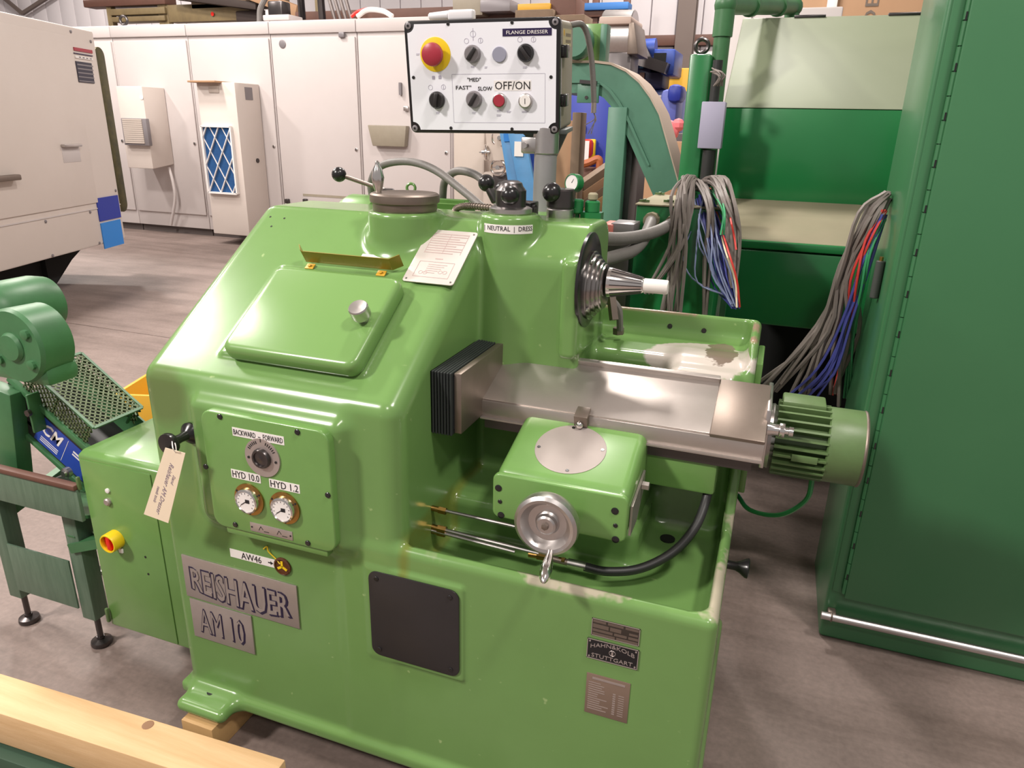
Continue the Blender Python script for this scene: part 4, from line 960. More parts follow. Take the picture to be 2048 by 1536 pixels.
MB().box(a.x, b.x+.3, 5.2, 5.7, 0, z1_, .01).build('enclosure_body', M_cream, t); MB().box(a.x+.18, a.x+.185, 5.195, 5.2, 0, z1_).build('door_seam', M_seam, t)
t = thing('wooden_crate', (P(1700, 30, y=6.4).x, 6.7, 0), 'big brown shipping crate with white post behind the dusty hood', 'crate')
a, b = P(1552, 40, y=6.4), P(1860, -20, y=6.4); MB().box(a.x, b.x+.3, 6.4, 7.2, 0, b.z, .004).build('crate_panel', M_card, t)
a = P(1664, 20, y=6.38); MB().box(a.x-.04, a.x+.03, 6.36, 6.4, 0, a.z+.4, .004).build('white_post', M_label, t)
txt('DEG', basis((0, 0, 1), (-1, 0, 0), P(1745, 2, y=6.397)) , .36, .09, M_brnsteel, t)

# ---------------------------------------------------------------- junction box with wires
t = thing('junction_box', (-.33, 2.75, 0), 'dark green junction box on a stand with dusty lid and grey wires', 'box')
a, b = P(1273, 410, y=2.58), P(1420, 600, y=2.58); zt = a.z
MB().box(a.x, a.x+.30, 2.58, 3.0, .55, zt, .006).build('box_body', M_dkgrn, t)
MB().box(a.x-.004, a.x+.304, 2.575, 3.004, zt, zt+.006, .002).build('box_lid', M_dust, t)
MB().box(a.x+.12, a.x+.27, 2.68, 2.92, zt+.006, zt+.045, .004).build('cable_gland_block', M_dkgrn, t)
for x, y in ((.02, 2.62), (.02, 2.96), (.10, 2.66), (.29, 2.96)): q = MB(); q.bar((a.x+x-.018, y, zt+.012), (a.x+x+.018, y, zt+.012), .008, .008).bar((a.x+x, y-.016, zt+.016), (a.x+x, y+.016, zt+.016), .008, .006); q.build('lid_clamp', M_grnd, t)
MB().box(a.x+.03, a.x+.27, 2.66, 2.95, 0, .55).build('box_stand', M_dkgrn, t)
for pts, r_ in (([(1200, 477), (1240, 478), (1278, 473), (1315, 462), (1346, 446)], .020), ([(1204, 520), (1235, 512), (1264, 502), (1285, 482), (1298, 455), (1303, 440)], .020)):
    n = len(pts); q = MB(); q.tube([P(x, y, y=2.05+(2.56-2.05)*i/(n-1)) for i, (x, y) in enumerate(pts)], r_, 14)
    c = P(*pts[-1], y=2.56); q.m = 1; q.cyl(c-Vector((0, .02, 0)), c+Vector((0, .03, 0)), r_*1.35, n=10); q.build('conduit', [M_conduit, M_dust], t)
def wires(q, n, start, via, end, ys, r_, sd, sp0=6, sp1=6, spv=8):
    random.seed(sd)
    for k in range(n):
        f = (k+.5)/n-.5; pts = []
        for i, (x, y) in enumerate([start]+via+[end]):
            s_ = (sp0 if i == 0 else sp1 if i == len(via)+1 else spv)
            pts.append(P(x+f*2*s_+random.uniform(-1, 1)*s_*.35, y+random.uniform(-1, 1)*5, y=ys[min(i, len(ys)-1)]+random.uniform(-.015, .015)))
        q.tube(pts, r_, 6, 5)
t = thing('wire_bundle', P(1420, 610, y=2.5), 'bundle of cut grey and blue wires spilling over the junction box', 'wires')
def wset(name, n, *a, m=None, **k):
    for j in range(n):
        q = MB(); kk = dict(k); sd = kk.pop('sd'); random.seed(sd*100+j); f = (j+.5)/n-.5; pts = []
        start, via, end, ys, r_ = a
        allp = [start]+via+[end]
        for i, (x, y) in enumerate(allp):
            s_ = kk['sp'][min(i, len(kk['sp'])-1)]; c = random.uniform(-1, 1)
            pts.append(P(x+f*2*s_+c*s_*.75, y+random.uniform(-1, 1)*s_*.6, y=ys[min(i, len(ys)-1)]+random.uniform(-.02, .02)))
        q.tube(pts, r_, 5, 4); q.build(name, m, t)
Yw = [2.80, 2.68, 2.50, 2.48, 2.48]
wset('grey_cable', 9, (1390, 372), [(1372, 356), (1362, 400), (1352, 500)], (1340, 625), Yw, .0062, m=M_cable, sd=1, sp=(14, 14, 18, 14, 13))
wset('grey_cable', 5, (1395, 372), [(1385, 362), (1372, 430), (1352, 500)], (1296, 585), Yw, .0058, m=M_cable, sd=2, sp=(10, 12, 10, 10, 5))
wset('grey_cable', 10, (1395, 376), [(1430, 358), (1452, 400), (1466, 470)], (1462, 580), Yw, .0062, m=M_cable, sd=3, sp=(18, 12, 12, 10, 8))
wset('grey_cable', 5, (1385, 376), [(1400, 362), (1418, 420), (1412, 520)], (1408, 640), Yw, .0062, m=M_cable, sd=4, sp=(14, 12, 10, 8, 8))
wset('blue_wire', 26, (1405, 380), [(1410, 395), (1425, 470), (1448, 560)], (1470, 615), Yw, .0030, m=M_cableb, sd=5, sp=(8, 12, 24, 18, 6))
wset('pale_wire', 10, (1405, 382), [(1408, 400), (1418, 470), (1436, 540)], (1466, 610), [2.8, 2.66, 2.47, 2.46], .0030, m=M_cablel, sd=6, sp=(8, 14, 22, 20, 6))
wset('pale_wire', 2, (1405, 385), [(1395, 430), (1380, 500), (1395, 560)], (1455, 595), Yw, .0026, m=M_cablel, sd=7, sp=(4, 10, 10, 10, 5))
wset('cream_wire', 1, (1412, 386), [(1432, 430), (1452, 500), (1468, 560)], (1474, 616), [2.8, 2.66, 2.45, 2.44], .0034, m=M_cabley, sd=8, sp=(3, 3, 3, 3, 2))
wset('red_wire', 1, (1410, 376), [(1450, 392), (1464, 440), (1468, 470)], (1472, 500), [2.8, 2.66, 2.45, 2.44], .0034, m=M_cabler, sd=9, sp=(4, 4, 4, 4, 4))
wset('red_wire', 1, (1430, 420), [(1456, 500), (1472, 560)], (1479, 614), [2.6, 2.45, 2.44], .0036, m=M_cabler, sd=11, sp=(2, 2, 2))
wset('green_wire', 2, (1420, 378), [(1438, 400), (1446, 430)], (1444, 470), [2.7, 2.5, 2.44], .0034, m=M_cableg, sd=10, sp=(4, 4, 4))
t = thing('cable_bundle', P(1640, 760, y=2.6), 'thick bundle of grey cables hanging from the left of green cabinet', 'cables')
Yv = [2.52, 2.50, 2.55, 2.6, 2.7, 2.8]
wset('grey_cable', 11, (1775, 385), [(1740, 425), (1690, 540), (1648, 660)], (1560, 790), Yv, .0075, m=M_cable, sd=21, sp=(5, 14, 16, 22, 45))
wset('grey_cable', 5, (1772, 395), [(1740, 450), (1705, 560), (1680, 680)], (1650, 800), Yv, .0075, m=M_cable, sd=22, sp=(5, 14, 18, 26, 34))
wset('red_wire', 3, (1768, 420), [(1735, 480), (1710, 560), (1695, 660)], (1672, 790), [2.5, 2.47, 2.5, 2.6, 2.7], .0042, m=M_cabler, sd=23, sp=(4, 8, 8, 10, 8))
wset('green_wire', 3, (1768, 440), [(1740, 500), (1718, 580), (1700, 680)], (1690, 800), [2.5, 2.47, 2.5, 2.6, 2.7], .0042, m=M_cableg, sd=24, sp=(3, 6, 6, 8, 8))
wset('blue_wire', 6, (1768, 430), [(1735, 520), (1695, 640), (1660, 740)], (1610, 800), [2.5, 2.5, 2.55, 2.6, 2.7], .0050, m=M_cableb, sd=25, sp=(3, 8, 10, 16, 22))
for k, (x, y) in enumerate(((1225, 460), (1205, 460))): pass
t = thing('small_terminal', P(1230, 478, y=2.45), 'small grey and pink terminal box behind the spindle head', 'box')
rbox_('grey_case', 1222, 446, 1266, 476, 2.45, .12, M_greyk, t, .003); rbox_('pink_cover', 1203, 448, 1224, 476, 2.44, .12, mat('pink_plastic', (.55, .16, .13), .5), t, .003)
a = P(1230, 476, y=2.5); MB().box(a.x-.04, a.x+.06, 2.47, 2.56, 0, a.z, .004).build('terminal_stand', M_dksteel, t)

# ---------------------------------------------------------------- chip conveyor
YK = 4.5
t = thing('chip_conveyor', (-.9, 4.7, 0), 'teal green chip conveyor with curved top and single square leg', 'conveyor')
def poly(pts, Y): return [(P(x, y, y=Y).x, P(x, y, y=Y).z) for x, y in pts]
outer = [(1120, 126), (1190, 126), (1222, 130), (1252, 144), (1278, 166), (1300, 196), (1318, 230), (1358, 372)]
inner = [(1120, 186), (1180, 186), (1200, 190), (1213, 200), (1228, 222), (1245, 252), (1308, 395)]
mp = lambda u, v, w: (u, w, v)
def strip(name, A, B, y0, y1, m, b=.003):
    a = poly(A, YK); c = poly(B, YK); q = MB()
    n = len(a)
    vs = []; fs = []
    for i in range(n):
        j = i/(n-1)*(len(c)-1); k = min(int(j), len(c)-2); f = j-k; d = (c[k][0]*(1-f)+c[k+1][0]*f, c[k][1]*(1-f)+c[k+1][1]*f)
        for (u, v), y in ((a[i], y0), (d, y0), (d, y1), (a[i], y1)): vs.append((u, y, v))
    for i in range(n-1):
        o = i*4
        for k in range(4): fs.append((o+k, o+(k+1) % 4, o+4+(k+1) % 4, o+4+k))
    fs += [(0, 1, 2, 3), ((n-1)*4+3, (n-1)*4+2, (n-1)*4+1, (n-1)*4)]
    q._add(vs, fs); return q.build(name, m, t, None, 50)
strip('side_plate', outer, inner, YK, YK+.36, M_teal)
top = [(x, y) for x, y in outer]; strip('top_cover', [(x+1, y-5) for x, y in outer], outer, YK-.01, YK+.38, mat('dusty_pink_cover', (.46, .36, .29), .7))
strip('inner_flange', [(1120, 160), (1180, 160), (1205, 165), (1222, 178), (1240, 202), (1258, 235), (1300, 330)], [(1120, 166), (1180, 166), (1204, 171), (1219, 184), (1236, 208), (1254, 240), (1297, 332)], YK-.014, YK, M_teal)
a, b = P(1218, 214, y=YK), P(1262, 440, y=YK)
MB().box(a.x, P(1256, 214, y=YK).x, YK-.02, YK+.10, 0, a.z, .006).build('leg', M_teal, t)
MB().box(P(1257, 214, y=YK).x, P(1268, 214, y=YK).x, YK+.06, YK+.3, 0, P(1262, 262, y=YK).z, .002).build('rear_leg', M_rubber, t)
MB().box(a.x-.12, a.x+.22, YK-.08, YK+.3, 0, .02, .003).build('foot_plate', M_grnd, t)
rbox_('bracket_plate', 1155, 168, 1196, 206, YK-.03, .02, M_teal, t, .003)
q = MB(); a = P(1178, 165, y=YK-.04); q.bar(P(1160, 163, y=YK-.04), P(1194, 166, y=YK-.04), .02, .02); c = P(1173, 195, y=YK-.03); q.cyl(c, c-Vector((0, .006, 0)), .010, n=10); q.build('clamp_rod', M_dksteel, t)
rbox_('upright_plate', 1158, 48, 1202, 124, YK+.1, .03, M_grn, t, .003); rbox_('plate_edge', 1202, 48, 1210, 124, YK+.06, .1, M_teal, t, .003)
q = MB(); c = P(1158, 85, y=YK+.05); q.lathe([(.09, 0), (.10, .02), (.10, .12), (.09, .14)], c, (0, -1, 0), 24); q.build('drive_hub', M_teal, t)

# ---------------------------------------------------------------- things behind, in the middle
t = thing('blue_partition', (P(1190, 300, y=6.2).x, 6.2, 0), 'tall cobalt blue panel standing behind the conveyor leg', 'panel')
a, b = P(1140, 180, y=6.2), P(1226, 350, y=6.2); MB().box(a.x, b.x, 6.2, 6.24, 0, a.z, .004).build('panel_sheet', M_blue, t); MB().box(b.x, b.x+.05, 6.17, 6.27, 0, a.z, .004).build('panel_edge', M_rust, t)
t = thing('brown_board', (P(1120, 380, y=4.9).x, 4.95, 0), 'tall brown board standing behind the control box post', 'board')
a, b = P(1096, 240, y=4.9), P(1140, 400, y=4.9); MB().box(a.x-.05, b.x, 4.9, 4.93, 0, a.z, .003).build('board_face', M_card, t); MB().box(b.x, b.x+.06, 4.86, 5.0, 0, a.z+.05, .003).build('board_edge', M_woodd, t)
t = thing('blue_trestle', (P(1040, 430, y=4.6).x, 4.6, 0), 'light blue steel trestle with two leaning bars and a white sticker', 'trestle')
def leanbar(name, p0, p1, w, Y, m):
    a, b = P(*p0, y=Y), P(*p1, y=Y); d = (b-a)/(b.z-a.z); lo = a+d*(0-a.z); return MB().bar(b+(b-a)*.12, a+(lo-a)*.98, w, .03, (0, 1, 0), .003).build(name, m, t)
leanbar('bar', (1034, 400), (1012, 268), .075, 4.6, M_ltblue); leanbar('bar', (1066, 430), (1034, 268), .11, 4.55, M_ltblue)
a = P(1038, 298, y=4.53); MB().box(a.x-.03, a.x+.03, 4.525, 4.533, a.z-.045, a.z+.045).build('sticker', M_label, t)
MB().bar(P(1010, 275, y=4.6), P(1060, 272, y=4.6), .05, .05).build('cross_bar', M_skyblue, t)
MB().bar(P(1062, 268, y=4.75), P(1070, 430, y=4.75), .14, .03, (0, 1, 0)).build('rear_bar', M_blue2, t)
t = thing('bench_grinder_machine', (P(975, 380, y=6.0).x, 6.3, 0), 'beige column machine with chrome handwheels behind the hoses', 'machine')
a, b = P(906, 262, y=6.0), P(968, 420, y=6.0); MB().box(a.x, b.x, 6.0, 6.7, 0, a.z+.15, .02).build('column_body', M_beige, t)
a = P(975, 300, y=6.0); c = P(1040, 400, y=6.0); MB().box(a.x-.05, c.x+.15, 6.0, 6.5, 0, P(1000, 345, y=6.0).z, .02).build('machine_base', M_beige, t)
q = MB(); a = P(985, 290, y=5.95); q.cyl(P(1000, 265, y=5.95), P(1003, 320, y=5.95), .12, n=20); q.build('spindle_housing', M_beige, t)
q = MB(); rb_(q, 985, 345, 1012, 400, 5.9, .1, .01); q.build('knee_slide', M_dksteel, t)
for px, py, r_ in ((996, 335, .060), (1000, 276, .065), (971, 305, .055)):
    c = P(px, py, y=5.85); ax = Vector((.15, -1, .05)) if px > 980 else Vector((-1, -.5, 0)); q = MB(); q.torus(c, ax, r_, .011, 24, 8).cyl(c, c+ax*.03, .018).bar(c-Vector((r_, 0, 0)), c+Vector((r_, 0, 0)), .014, .008).bar(c-Vector((0, 0, r_)), c+Vector((0, 0, r_)), .008, .014).cyl(c, c-ax*.25, .015); q.build('handwheel', M_bright, t)
# containers and timber on the floor
t = thing('red_canister', P(1165, 316, y=6.0), 'bright red canister in front of the blue panel', 'canister')
rbox_('canister_body', 1158, 278, 1180, 316, 6.0, .12, mat('canister_red', (.75, .05, .01), .35), t, .03); c = P(1178, 300, y=6.0); MB().box(c.x-.035, c.x+.0, 5.995, 6.0, c.z-.08, c.z+.07).build('canister_label', M_label, t)
t = thing('yellow_bucket', P(1180, 320, y=6.1), 'yellow container beside the red canister', 'container')
rbox_('container_body', 1174, 278, 1188, 330, 6.14, .04, M_yellow, t, .01)
rbox_('container_lid', 1152, 244, 1164, 262, 6.12, .07, M_yellow, t, .02)
t = thing('pallet_truck', (P(1180, 360, y=5.9).x, 5.9, 0), 'rusty orange hand cart with a bent handle by blue panel', 'cart')
q = MB(); q.tube([P(1160, 330, y=5.9), P(1178, 325, y=5.9), P(1196, 318, y=5.9), P(1199, 330, y=5.9), P(1198, 350, y=5.9)], .03, 8); q.build('cart_handle', mat('rusty_orange', (.36, .10, .03), .5), t)
rbox_('cart_box', 1160, 335, 1180, 400, 5.95, .2, M_rust, t, .01); rbox_('cart_can', 1178, 345, 1192, 385, 5.9, .1, M_yelmet, t, .01)
a = P(1175, 395, y=5.9); MB().box(a.x-.25, a.x+.25, 5.85, 6.15, 0, a.z, .01).build('cart_deck', M_rust, t)
MB().bar(P(1198, 350, y=5.9), P(1195, 420, y=5.9), .04, .04, (0, 1, 0)).build('cart_upright', M_rust, t)
t = thing('plank_stack', (P(1200, 400, y=5.3).x, 5.5, 0), 'stack of weathered planks leaning upward behind the green fittings', 'planks')
for k in range(4):
    a, b = P(1160, 388+k*17, y=5.05), P(1224, 342+k*18, y=5.6); MB().bar(a, b, .06, .16, (0, 0, 1), .004).build('plank', [M_woodd, M_card, M_woodd, M_woody][k], t)
a = P(1190, 395, y=5.5); MB().box(a.x-.5, a.x+.5, 5.3, 5.8, 0, a.z-.3, .01).build('plank_base', M_woodd, t)

# ---------------------------------------------------------------- far machines by the wall
t = thing('blue_press', (P(1290, 150, y=11).x, 11.4, 0), 'blue machine with dark rollers far behind the conveyor', 'machine')
rbox_('machine_frame', 1300, 98, 1347, 150, 11, .8, M_blue2, t, .03); rbox_('dark_window', 1308, 106, 1331, 124, 10.97, .04, M_dark, t)
q = MB(); q.cyl(P(1278, 100, y=11.1), P(1312, 98, y=11.1), .14, n=20); q.build('blue_housing', M_blue2, t)
rbox_('lower_frame', 1200, 118, 1262, 160, 11.2, .6, M_blue2, t, .02)
for k in range(5): rbox_('stanchion', 1236+k*11, 118, 1241+k*11, 136, 10.9, .06, M_ltblue, t)
q = MB(); q.bar(P(1240, 108, y=10.9), P(1335, 138, y=10.9), .3, .14); q.build('conveyor_bed', M_dksteel, t)
rbox_('dark_carriage', 1275, 125, 1325, 178, 11, .6, mat('dark_navy', (.012, .012, .05), .5), t, .05); rbox_('orange_label', 1280, 145, 1288, 160, 10.96, .02, M_rust, t)
q = MB(); q.bar(P(1270, 62, y=10.9), P(1302, 130, y=10.9), .1, .1); q.build('inclined_arm', M_dksteel, t)
a = P(1280, 178, y=11); MB().box(a.x-1.0, a.x+.6, 11.1, 11.7, 0, a.z, .02).build('machine_base', M_blue2, t)
t = thing('silver_roll', (P(1230, 80, y=9).x, 9.2, 0), 'large silver roll in a cradle behind the teal conveyor', 'roll')
a, b = P(1196, 70, y=9), P(1258, 70, y=9); q = MB(); q.cyl(a+Vector((0, .3, 0)), b+Vector((0, .3, 0)), .30, n=32, b=.01); q.build('roll_body', M_alu, t)
rbox_('roll_cover', 1198, 33, 1262, 48, 8.95, .7, mat('pink_beige_cover', (.52, .40, .34), .6), t, .02)
a, b = P(1258, 45, y=8.95), P(1276, 108, y=8.95); MB().prism([(a.x, a.z), (a.x+.06, a.z), (b.x, b.z), (a.x, b.z)], 8.95, 9.6, .01, 2, lambda u, v, w: (u, w, v)).build('end_plate', M_brnsteel, t)
MB().box(P(1200, 100, y=9).x, P(1262, 100, y=9).x, 9.05, 9.5, 0, P(1230, 104, y=9).z, .01).build('cradle', M_dksteel, t)
t = thing('steel_shelf', (P(1210, 10, y=12.4).x, 12.6, 0), 'tall purple brown rack carrying a blue beam by the back wall', 'rack')
rbox_('blue_beam', 1168, 6, 1256, 18, 12.3, .3, mat('beam_blue', (.03, .15, .42), .5), t, .01); rbox_('rack_shelf', 1165, 19, 1256, 32, 12.35, .5, M_rust, t, .01)
for px in (1168, 1190, 1252): a = P(px, 20, y=12.4); MB().box(a.x-.05, a.x+.05, 12.4, 12.5, 0, a.z+.3, .004).build('rack_post', M_rust, t)
t = thing('blue_motor_unit', (P(1340, 260, y=9).x, 9.2, 0), 'light blue machine unit with dark motor beside the column', 'machine')
rbox_('unit_body', 1322, 178, 1350, 265, 9, .5, mat('periwinkle_blue', (.10, .13, .45), .45), t, .06); rbox_('motor', 1336, 168, 1362, 205, 8.9, .4, M_blue, t, .06)
rbox_('grey_bucket', 1300, 190, 1326, 240, 9.1, .3, M_greyk, t, .03)
a = P(1335, 265, y=9); MB().box(a.x-.35, a.x+.35, 9, 9.4, 0, a.z, .02).build('unit_base', M_dksteel, t)
t = thing('orange_crate', (P(1352, 150, y=12).x, 12.1, 0), 'orange cabinet with white label beside the brown steel column', 'cabinet')
a, b = P(1338, 136, y=12), P(1384, 160, y=12); MB().box(a.x, b.x, 12, 12.5, 0, a.z, .02).build('cabinet_body', M_orange, t); c = P(1350, 145, y=12); MB().box(c.x-.08, c.x+.08, 11.98, 12, c.z-.05, c.z+.05).build('label_plate', M_label, t)
t = thing('pink_sack', P(1345, 280, y=8.2), 'pink plastic sack on a box beside the dark green column', 'sack')
q = MB(); c = P(1340, 262, y=8.2)
q.sph(c, .10, 12, (1, .8, 1.1)).sph(c+Vector((.08, 0, .06)), .07, 10).sph(c+Vector((-.05, -.02, -.10)), .09, 10); q.build('sack_body', mat('pink_sheet', (.75, .18, .20), .5), t)
a = P(1345, 283, y=8.2); MB().box(a.x-.25, a.x+.25, 8.1, 8.5, 0, a.z-.0, .01).build('sack_box', M_card, t)

# ---------------------------------------------------------------- white electrical cabinets
YE = 8.4; zt = P(540, 42, y=YE).z; grp = None
xb = [P(x, 200, y=YE).x for x in (36, 240, 388, 552, 722, 905)]
xb = [P(60, 200, y=YE).x, P(240, 180, y=YE).x, P(390, 200, y=YE).x, P(553, 220, y=YE).x, P(720, 200, y=YE).x, P(905, 330, y=YE).x]
labs = ['white electrical cabinet partly hidden behind the machine with blue squares', 'white electrical cabinet carrying the short air conditioner with a grille', 'white electrical cabinet carrying the tall air conditioner with blue filter',
        'plain white electrical cabinet with round grey plug behind the black lever ball', 'white electrical cabinet with a brown pocket behind the control box']
cabs = []
for i in range(5):
    x0, x1 = xb[i], xb[i+1]; c = thing('electrical_cabinet', ((x0+x1)/2, YE+.4, 0), labs[i], 'cabinet', None); cabs.append(c)
    MB().box(x0+.004, x1-.004, YE, YE+.8, .10, zt, .008).build('cabinet_shell', M_cream, c); MB().box(x0+.01, x1-.01, YE+.05, YE+.78, 0, .10).build('plinth', M_seam, c)
    MB().box(x0+.025, x1-.020, YE-.025, YE-.001, .30, zt-.20, .008).build('cabinet_door', M_cream, c)
    MB().box(x0+.004, x1-.004, YE-.028, YE-.001, zt-.15, zt-.01, .006).build('top_rail', M_cream, c)
    for z in (1.05, 1.9)[:1]: q = MB(); q.lathe([(.022, 0), (.022, .008), (.012, .012)], (x1-.07, YE-.025, 1.28), (0, -1, 0), 14); q.m = 1; q.box(x1-.075, x1-.065, YE-.039, YE-.036, 1.265, 1.295); q.build('door_lock', [M_alu, M_black], c)
c = cabs[3]
MB().lathe([(.05, 0), (.05, .006), (.04, .01)], P(565, 88, y=YE-.025), (0, -1, 0), 18).build('round_plug', M_greyk, c)
q = MB(); a = P(686, 70, y=YE-.03); q.box(a.x-.05, a.x+.03, YE-.06, YE-.02, a.z-.03, a.z+.03, .01); q.build('latch', M_greyk, c)
for px in (576, 612): q = MB(); a = P(px, 402, y=YE-.03); q.box(a.x-.03, a.x+.03, YE-.07, YE-.02, a.z-.03, a.z+.03, .01); q.build('latch', M_dksteel, c)
q = MB(); rb_(q, 606, 392, 700, 393, YE-.028, .004); q.build('panel_seam', M_boxgrey, c)
c = cabs[4]; q = MB(); a, b = P(742, 250, y=YE-.03), P(820, 294, y=YE-.03); q.prism([(a.x, a.z), (b.x, a.z), (b.x-.03, b.z), (a.x+.06, b.z)], YE-.12, YE-.026, .01, 2, lambda u, v, w: (u, w, v)); q.build('document_pocket', M_boxgrey, c)
q = MB(); rb_(q, 797, 165, 802, 190, YE-.06, .03); q.build('door_handle', M_greyk, c); q = MB(); rb_(q, 806, 212, 816, 222, YE-.06, .03, .01); q.build('door_catch', M_alu, c)
# air conditioners
t = part('air_conditioner', (P(290, 250, y=YE).x, YE-.2, 1.2), cabs[1])
D_ = .42; a, b = P(231, 172, y=YE-D_), P(303, 338, y=YE-D_); ZT = a.z; ZB = b.z
MB().prism([(YE-D_, ZT), (YE-.03, ZT), (YE-.03, ZB+.05), (YE-D_, ZB)], a.x, b.x+.03, .012, 2, lambda u, v, w: (w, u, v)).build('unit_case', M_cncw, t)
a, b = P(242, 236, y=YE-D_-.05), P(300, 292, y=YE-D_-.05); MB().box(a.x, b.x, YE-D_-.06, YE-D_, b.z, a.z, .01).build('grille_frame', M_greyk, t)
for k in range(12): z = b.z+.04+(a.z-b.z-.06)*k/11; MB().bar(((a.x)+.03, YE-D_-.064, z), (b.x-.07, YE-D_-.064, z), .012, .022).build('slat', M_beige, t)
MB().tube([P(338, 335, y=YE-.1), P(346, 365, y=YE-.12), P(350, 400, y=YE-.12), P(342, 450, y=YE-.08)], .02, 8).build('drain_hose', M_cream, t)
c_ = P(283, 195, y=YE-D_); MB().lathe([(.03, 0), (.03, .004), (.02, .006)], c_, (0, -1, 0), 14).build('round_badge', M_label, t)
t = part('air_conditioner', (P(440, 300, y=YE).x, YE-.2, .5), cabs[2])
D_ = .5; a, b = P(392, 164, y=YE-D_), P(490, 500, y=YE-D_); b = P(484, 480, y=YE-D_)
MB().box(a.x, P(472, 200, y=YE-D_).x, YE-D_, YE-.03, .14, a.z, .012).build('unit_case', M_cncw, t)
xa_, xb_ = a.x, P(472, 200, y=YE-D_).x
MB().box(xa_-.03, xa_+.40, YE-D_-.12, YE-D_+.2, a.z-.01, a.z+.012, .004).build('top_flap', M_card, t)
q = MB(); c_ = P(428, 178, y=YE-D_); q.box(c_.x-.08, c_.x+.08, YE-D_-.012, YE-D_, c_.z-.045, c_.z+.045, .004); q.build('catch_plate', M_beige, t)
fa, fb = P(404, 252, y=YE-D_-.02), P(476, 388, y=YE-D_-.02)
MB().box(fa.x, fb.x, YE-D_-.015, YE-D_+.0, fb.z, fa.z).build('filter_mat', M_filter, t)
q = MB(); fw_, fh_ = fb.x-fa.x, fa.z-fb.z
for a0, a1 in (((0, 0), (1, 0)), ((0, 1), (1, 1)), ((0, 0), (0, 1)), ((1, 0), (1, 1))):
    q.bar((fa.x+a0[0]*fw_, YE-D_-.025, fb.z+a0[1]*fh_), (fa.x+a1[0]*fw_, YE-D_-.025, fb.z+a1[1]*fh_), .022, .045, (0, 1, 0))
q.build('filter_frame', M_label, t)
mset = []
nx, nz = 2.4, 2.4
for sgn in (1, -1):
    for k in range(-3, 6):
        u0_, v0_ = k/nx, 0; pts = []
        # diagonal u = k/nx + sgn*v
        for v in np.linspace(0, 1, 61):
            u = (k/nx+v*1.0) if sgn == 1 else (k/nx-v*1.0+.83)
            if 0 <= u <= 1: pts.append((u, v))
        if len(pts) > 2: MB().bar((fa.x+pts[0][0]*fw_, YE-D_-.02-.006*sgn, fb.z+pts[0][1]*fh_), (fa.x+pts[-1][0]*fw_, YE-D_-.02-.006*sgn, fb.z+pts[-1][1]*fh_), .01, .022, (0, 1, 0)).build('lattice_bar', M_label, t)
xs_ = xb_; q = MB(); q.box(xs_, xs_+.006, YE-.32, YE-.18, 1.85, 2.0); q.build('side_label', M_greyk, t)
q = MB(); q.cyl((xs_, YE-.2, 1.1), (xs_+.01, YE-.2, 1.1), .03, n=12); q.build('side_plug', M_dksteel, t)

# on and above the cabinets
tag(MB().torus(P(247, 38, y=YE+.3)+Vector((0, 0, 0)), (.2, -1, 0), .055, .018, 22, 8).cyl(P(247, 38, y=YE+.3)-Vector((0, 0, .05)), P(247, 38, y=YE+.3)-Vector((0, 0, .11)), .02).build('lifting_eye', M_dksteel, None), 'dark lifting eye standing on the white cabinet', 'lifting eye')
bpy.data.objects['lifting_eye'].location.z = zt-.004
t = thing('storage_rack', (P(430, 0, y=10.0).x, 10.3, 0), 'olive steel storage rack with timber pallets behind the white cabinets', 'rack')
for pts in (((215, 5), (235, 40)), ((325, 12), (330, 50))):
    pass
q = MB(); a, b = P(200, 8, y=10.0), P(640, 8, y=10.0)
for x in (222, 325, 335, 640): p_ = P(x, 20, y=10.1); MB().box(p_.x-.05, p_.x+.05, 10.05, 10.15, 0, 4.0, .006).build('rack_post', M_olsteel, t)
for y0, y1, m, px0, px1 in ((18, 27, M_olsteel, 218, 330), (34, 41, M_olsteel, 222, 330), (0, 8, M_rust, 165, 330), (10, 40, M_olsteel, 334, 500), (-10, 12, M_woodd, 380, 560)):
    a, b = P(px0, y0, y=10.0), P(px1, y1, y=10.0); MB().box(a.x, b.x, 10.0, 10.25, b.z, a.z, .01).build('rack_beam', m, t)
a, b = P(350, -8, y=9.9), P(520, 14, y=9.9); MB().bar(a, b, .2, .10, (0, 0, 1), .01).build('dark_plank', mat('dark_stain', (.045, .03, .025), .7), t)
a, b = P(480, -20, y=9.85), P(600, 25, y=9.85); MB().bar(a, b, .2, .16, (0, 0, 1), .01).build('pale_plank', M_card, t)
a, b = P(470, 22, y=9.95), P(530, 42, y=9.95); MB().box(a.x, b.x, 9.95, 10.2, b.z, a.z, .02).build('dark_crate', mat('dark_stain', (.045, .03, .025), .7), t)
a = P(425, 28, y=9.98); MB().lathe([(.03, 0), (.03, .004)], a, (0, -1, 0), 10).build('red_mark', M_redb, t)
t = thing('cable_box', (P(555, 38, y=YE+.2).x, YE+.4, zt), 'white junction box with a grey conduit on top of white cabinets', 'box')
rb_(MB(), 525, 30, 578, 40, YE+.2, .3, .01).build('box_case', M_cream, t); MB().tube([P(519, 45, y=YE+.3), P(520, 20, y=YE+.3), P(528, 2, y=YE+.3), P(540, -20, y=YE+.3)], .035, 10).build('conduit', M_conduit, t)
a = P(555, 16, y=YE+.35); q = MB(); q.box(a.x-.12, a.x+.10, YE+.3, YE+.5, zt+.08, a.z+.08, .02); q.build('black_device', M_dksteel, t)
MB().cyl((a.x-.16, YE+.35, zt+.05), (a.x-.16, YE+.35, a.z-.02), .03).build('pale_post', M_label, t)
a, b = P(575, 28, y=9.4), P(830, 38, y=9.4); a2 = P(690, 12, y=9.4)
t = thing('rusty_beam', ((a.x+b.x)/2, 9.6, 0), 'rusty brown steel beam on posts above the white cabinets', 'beam')
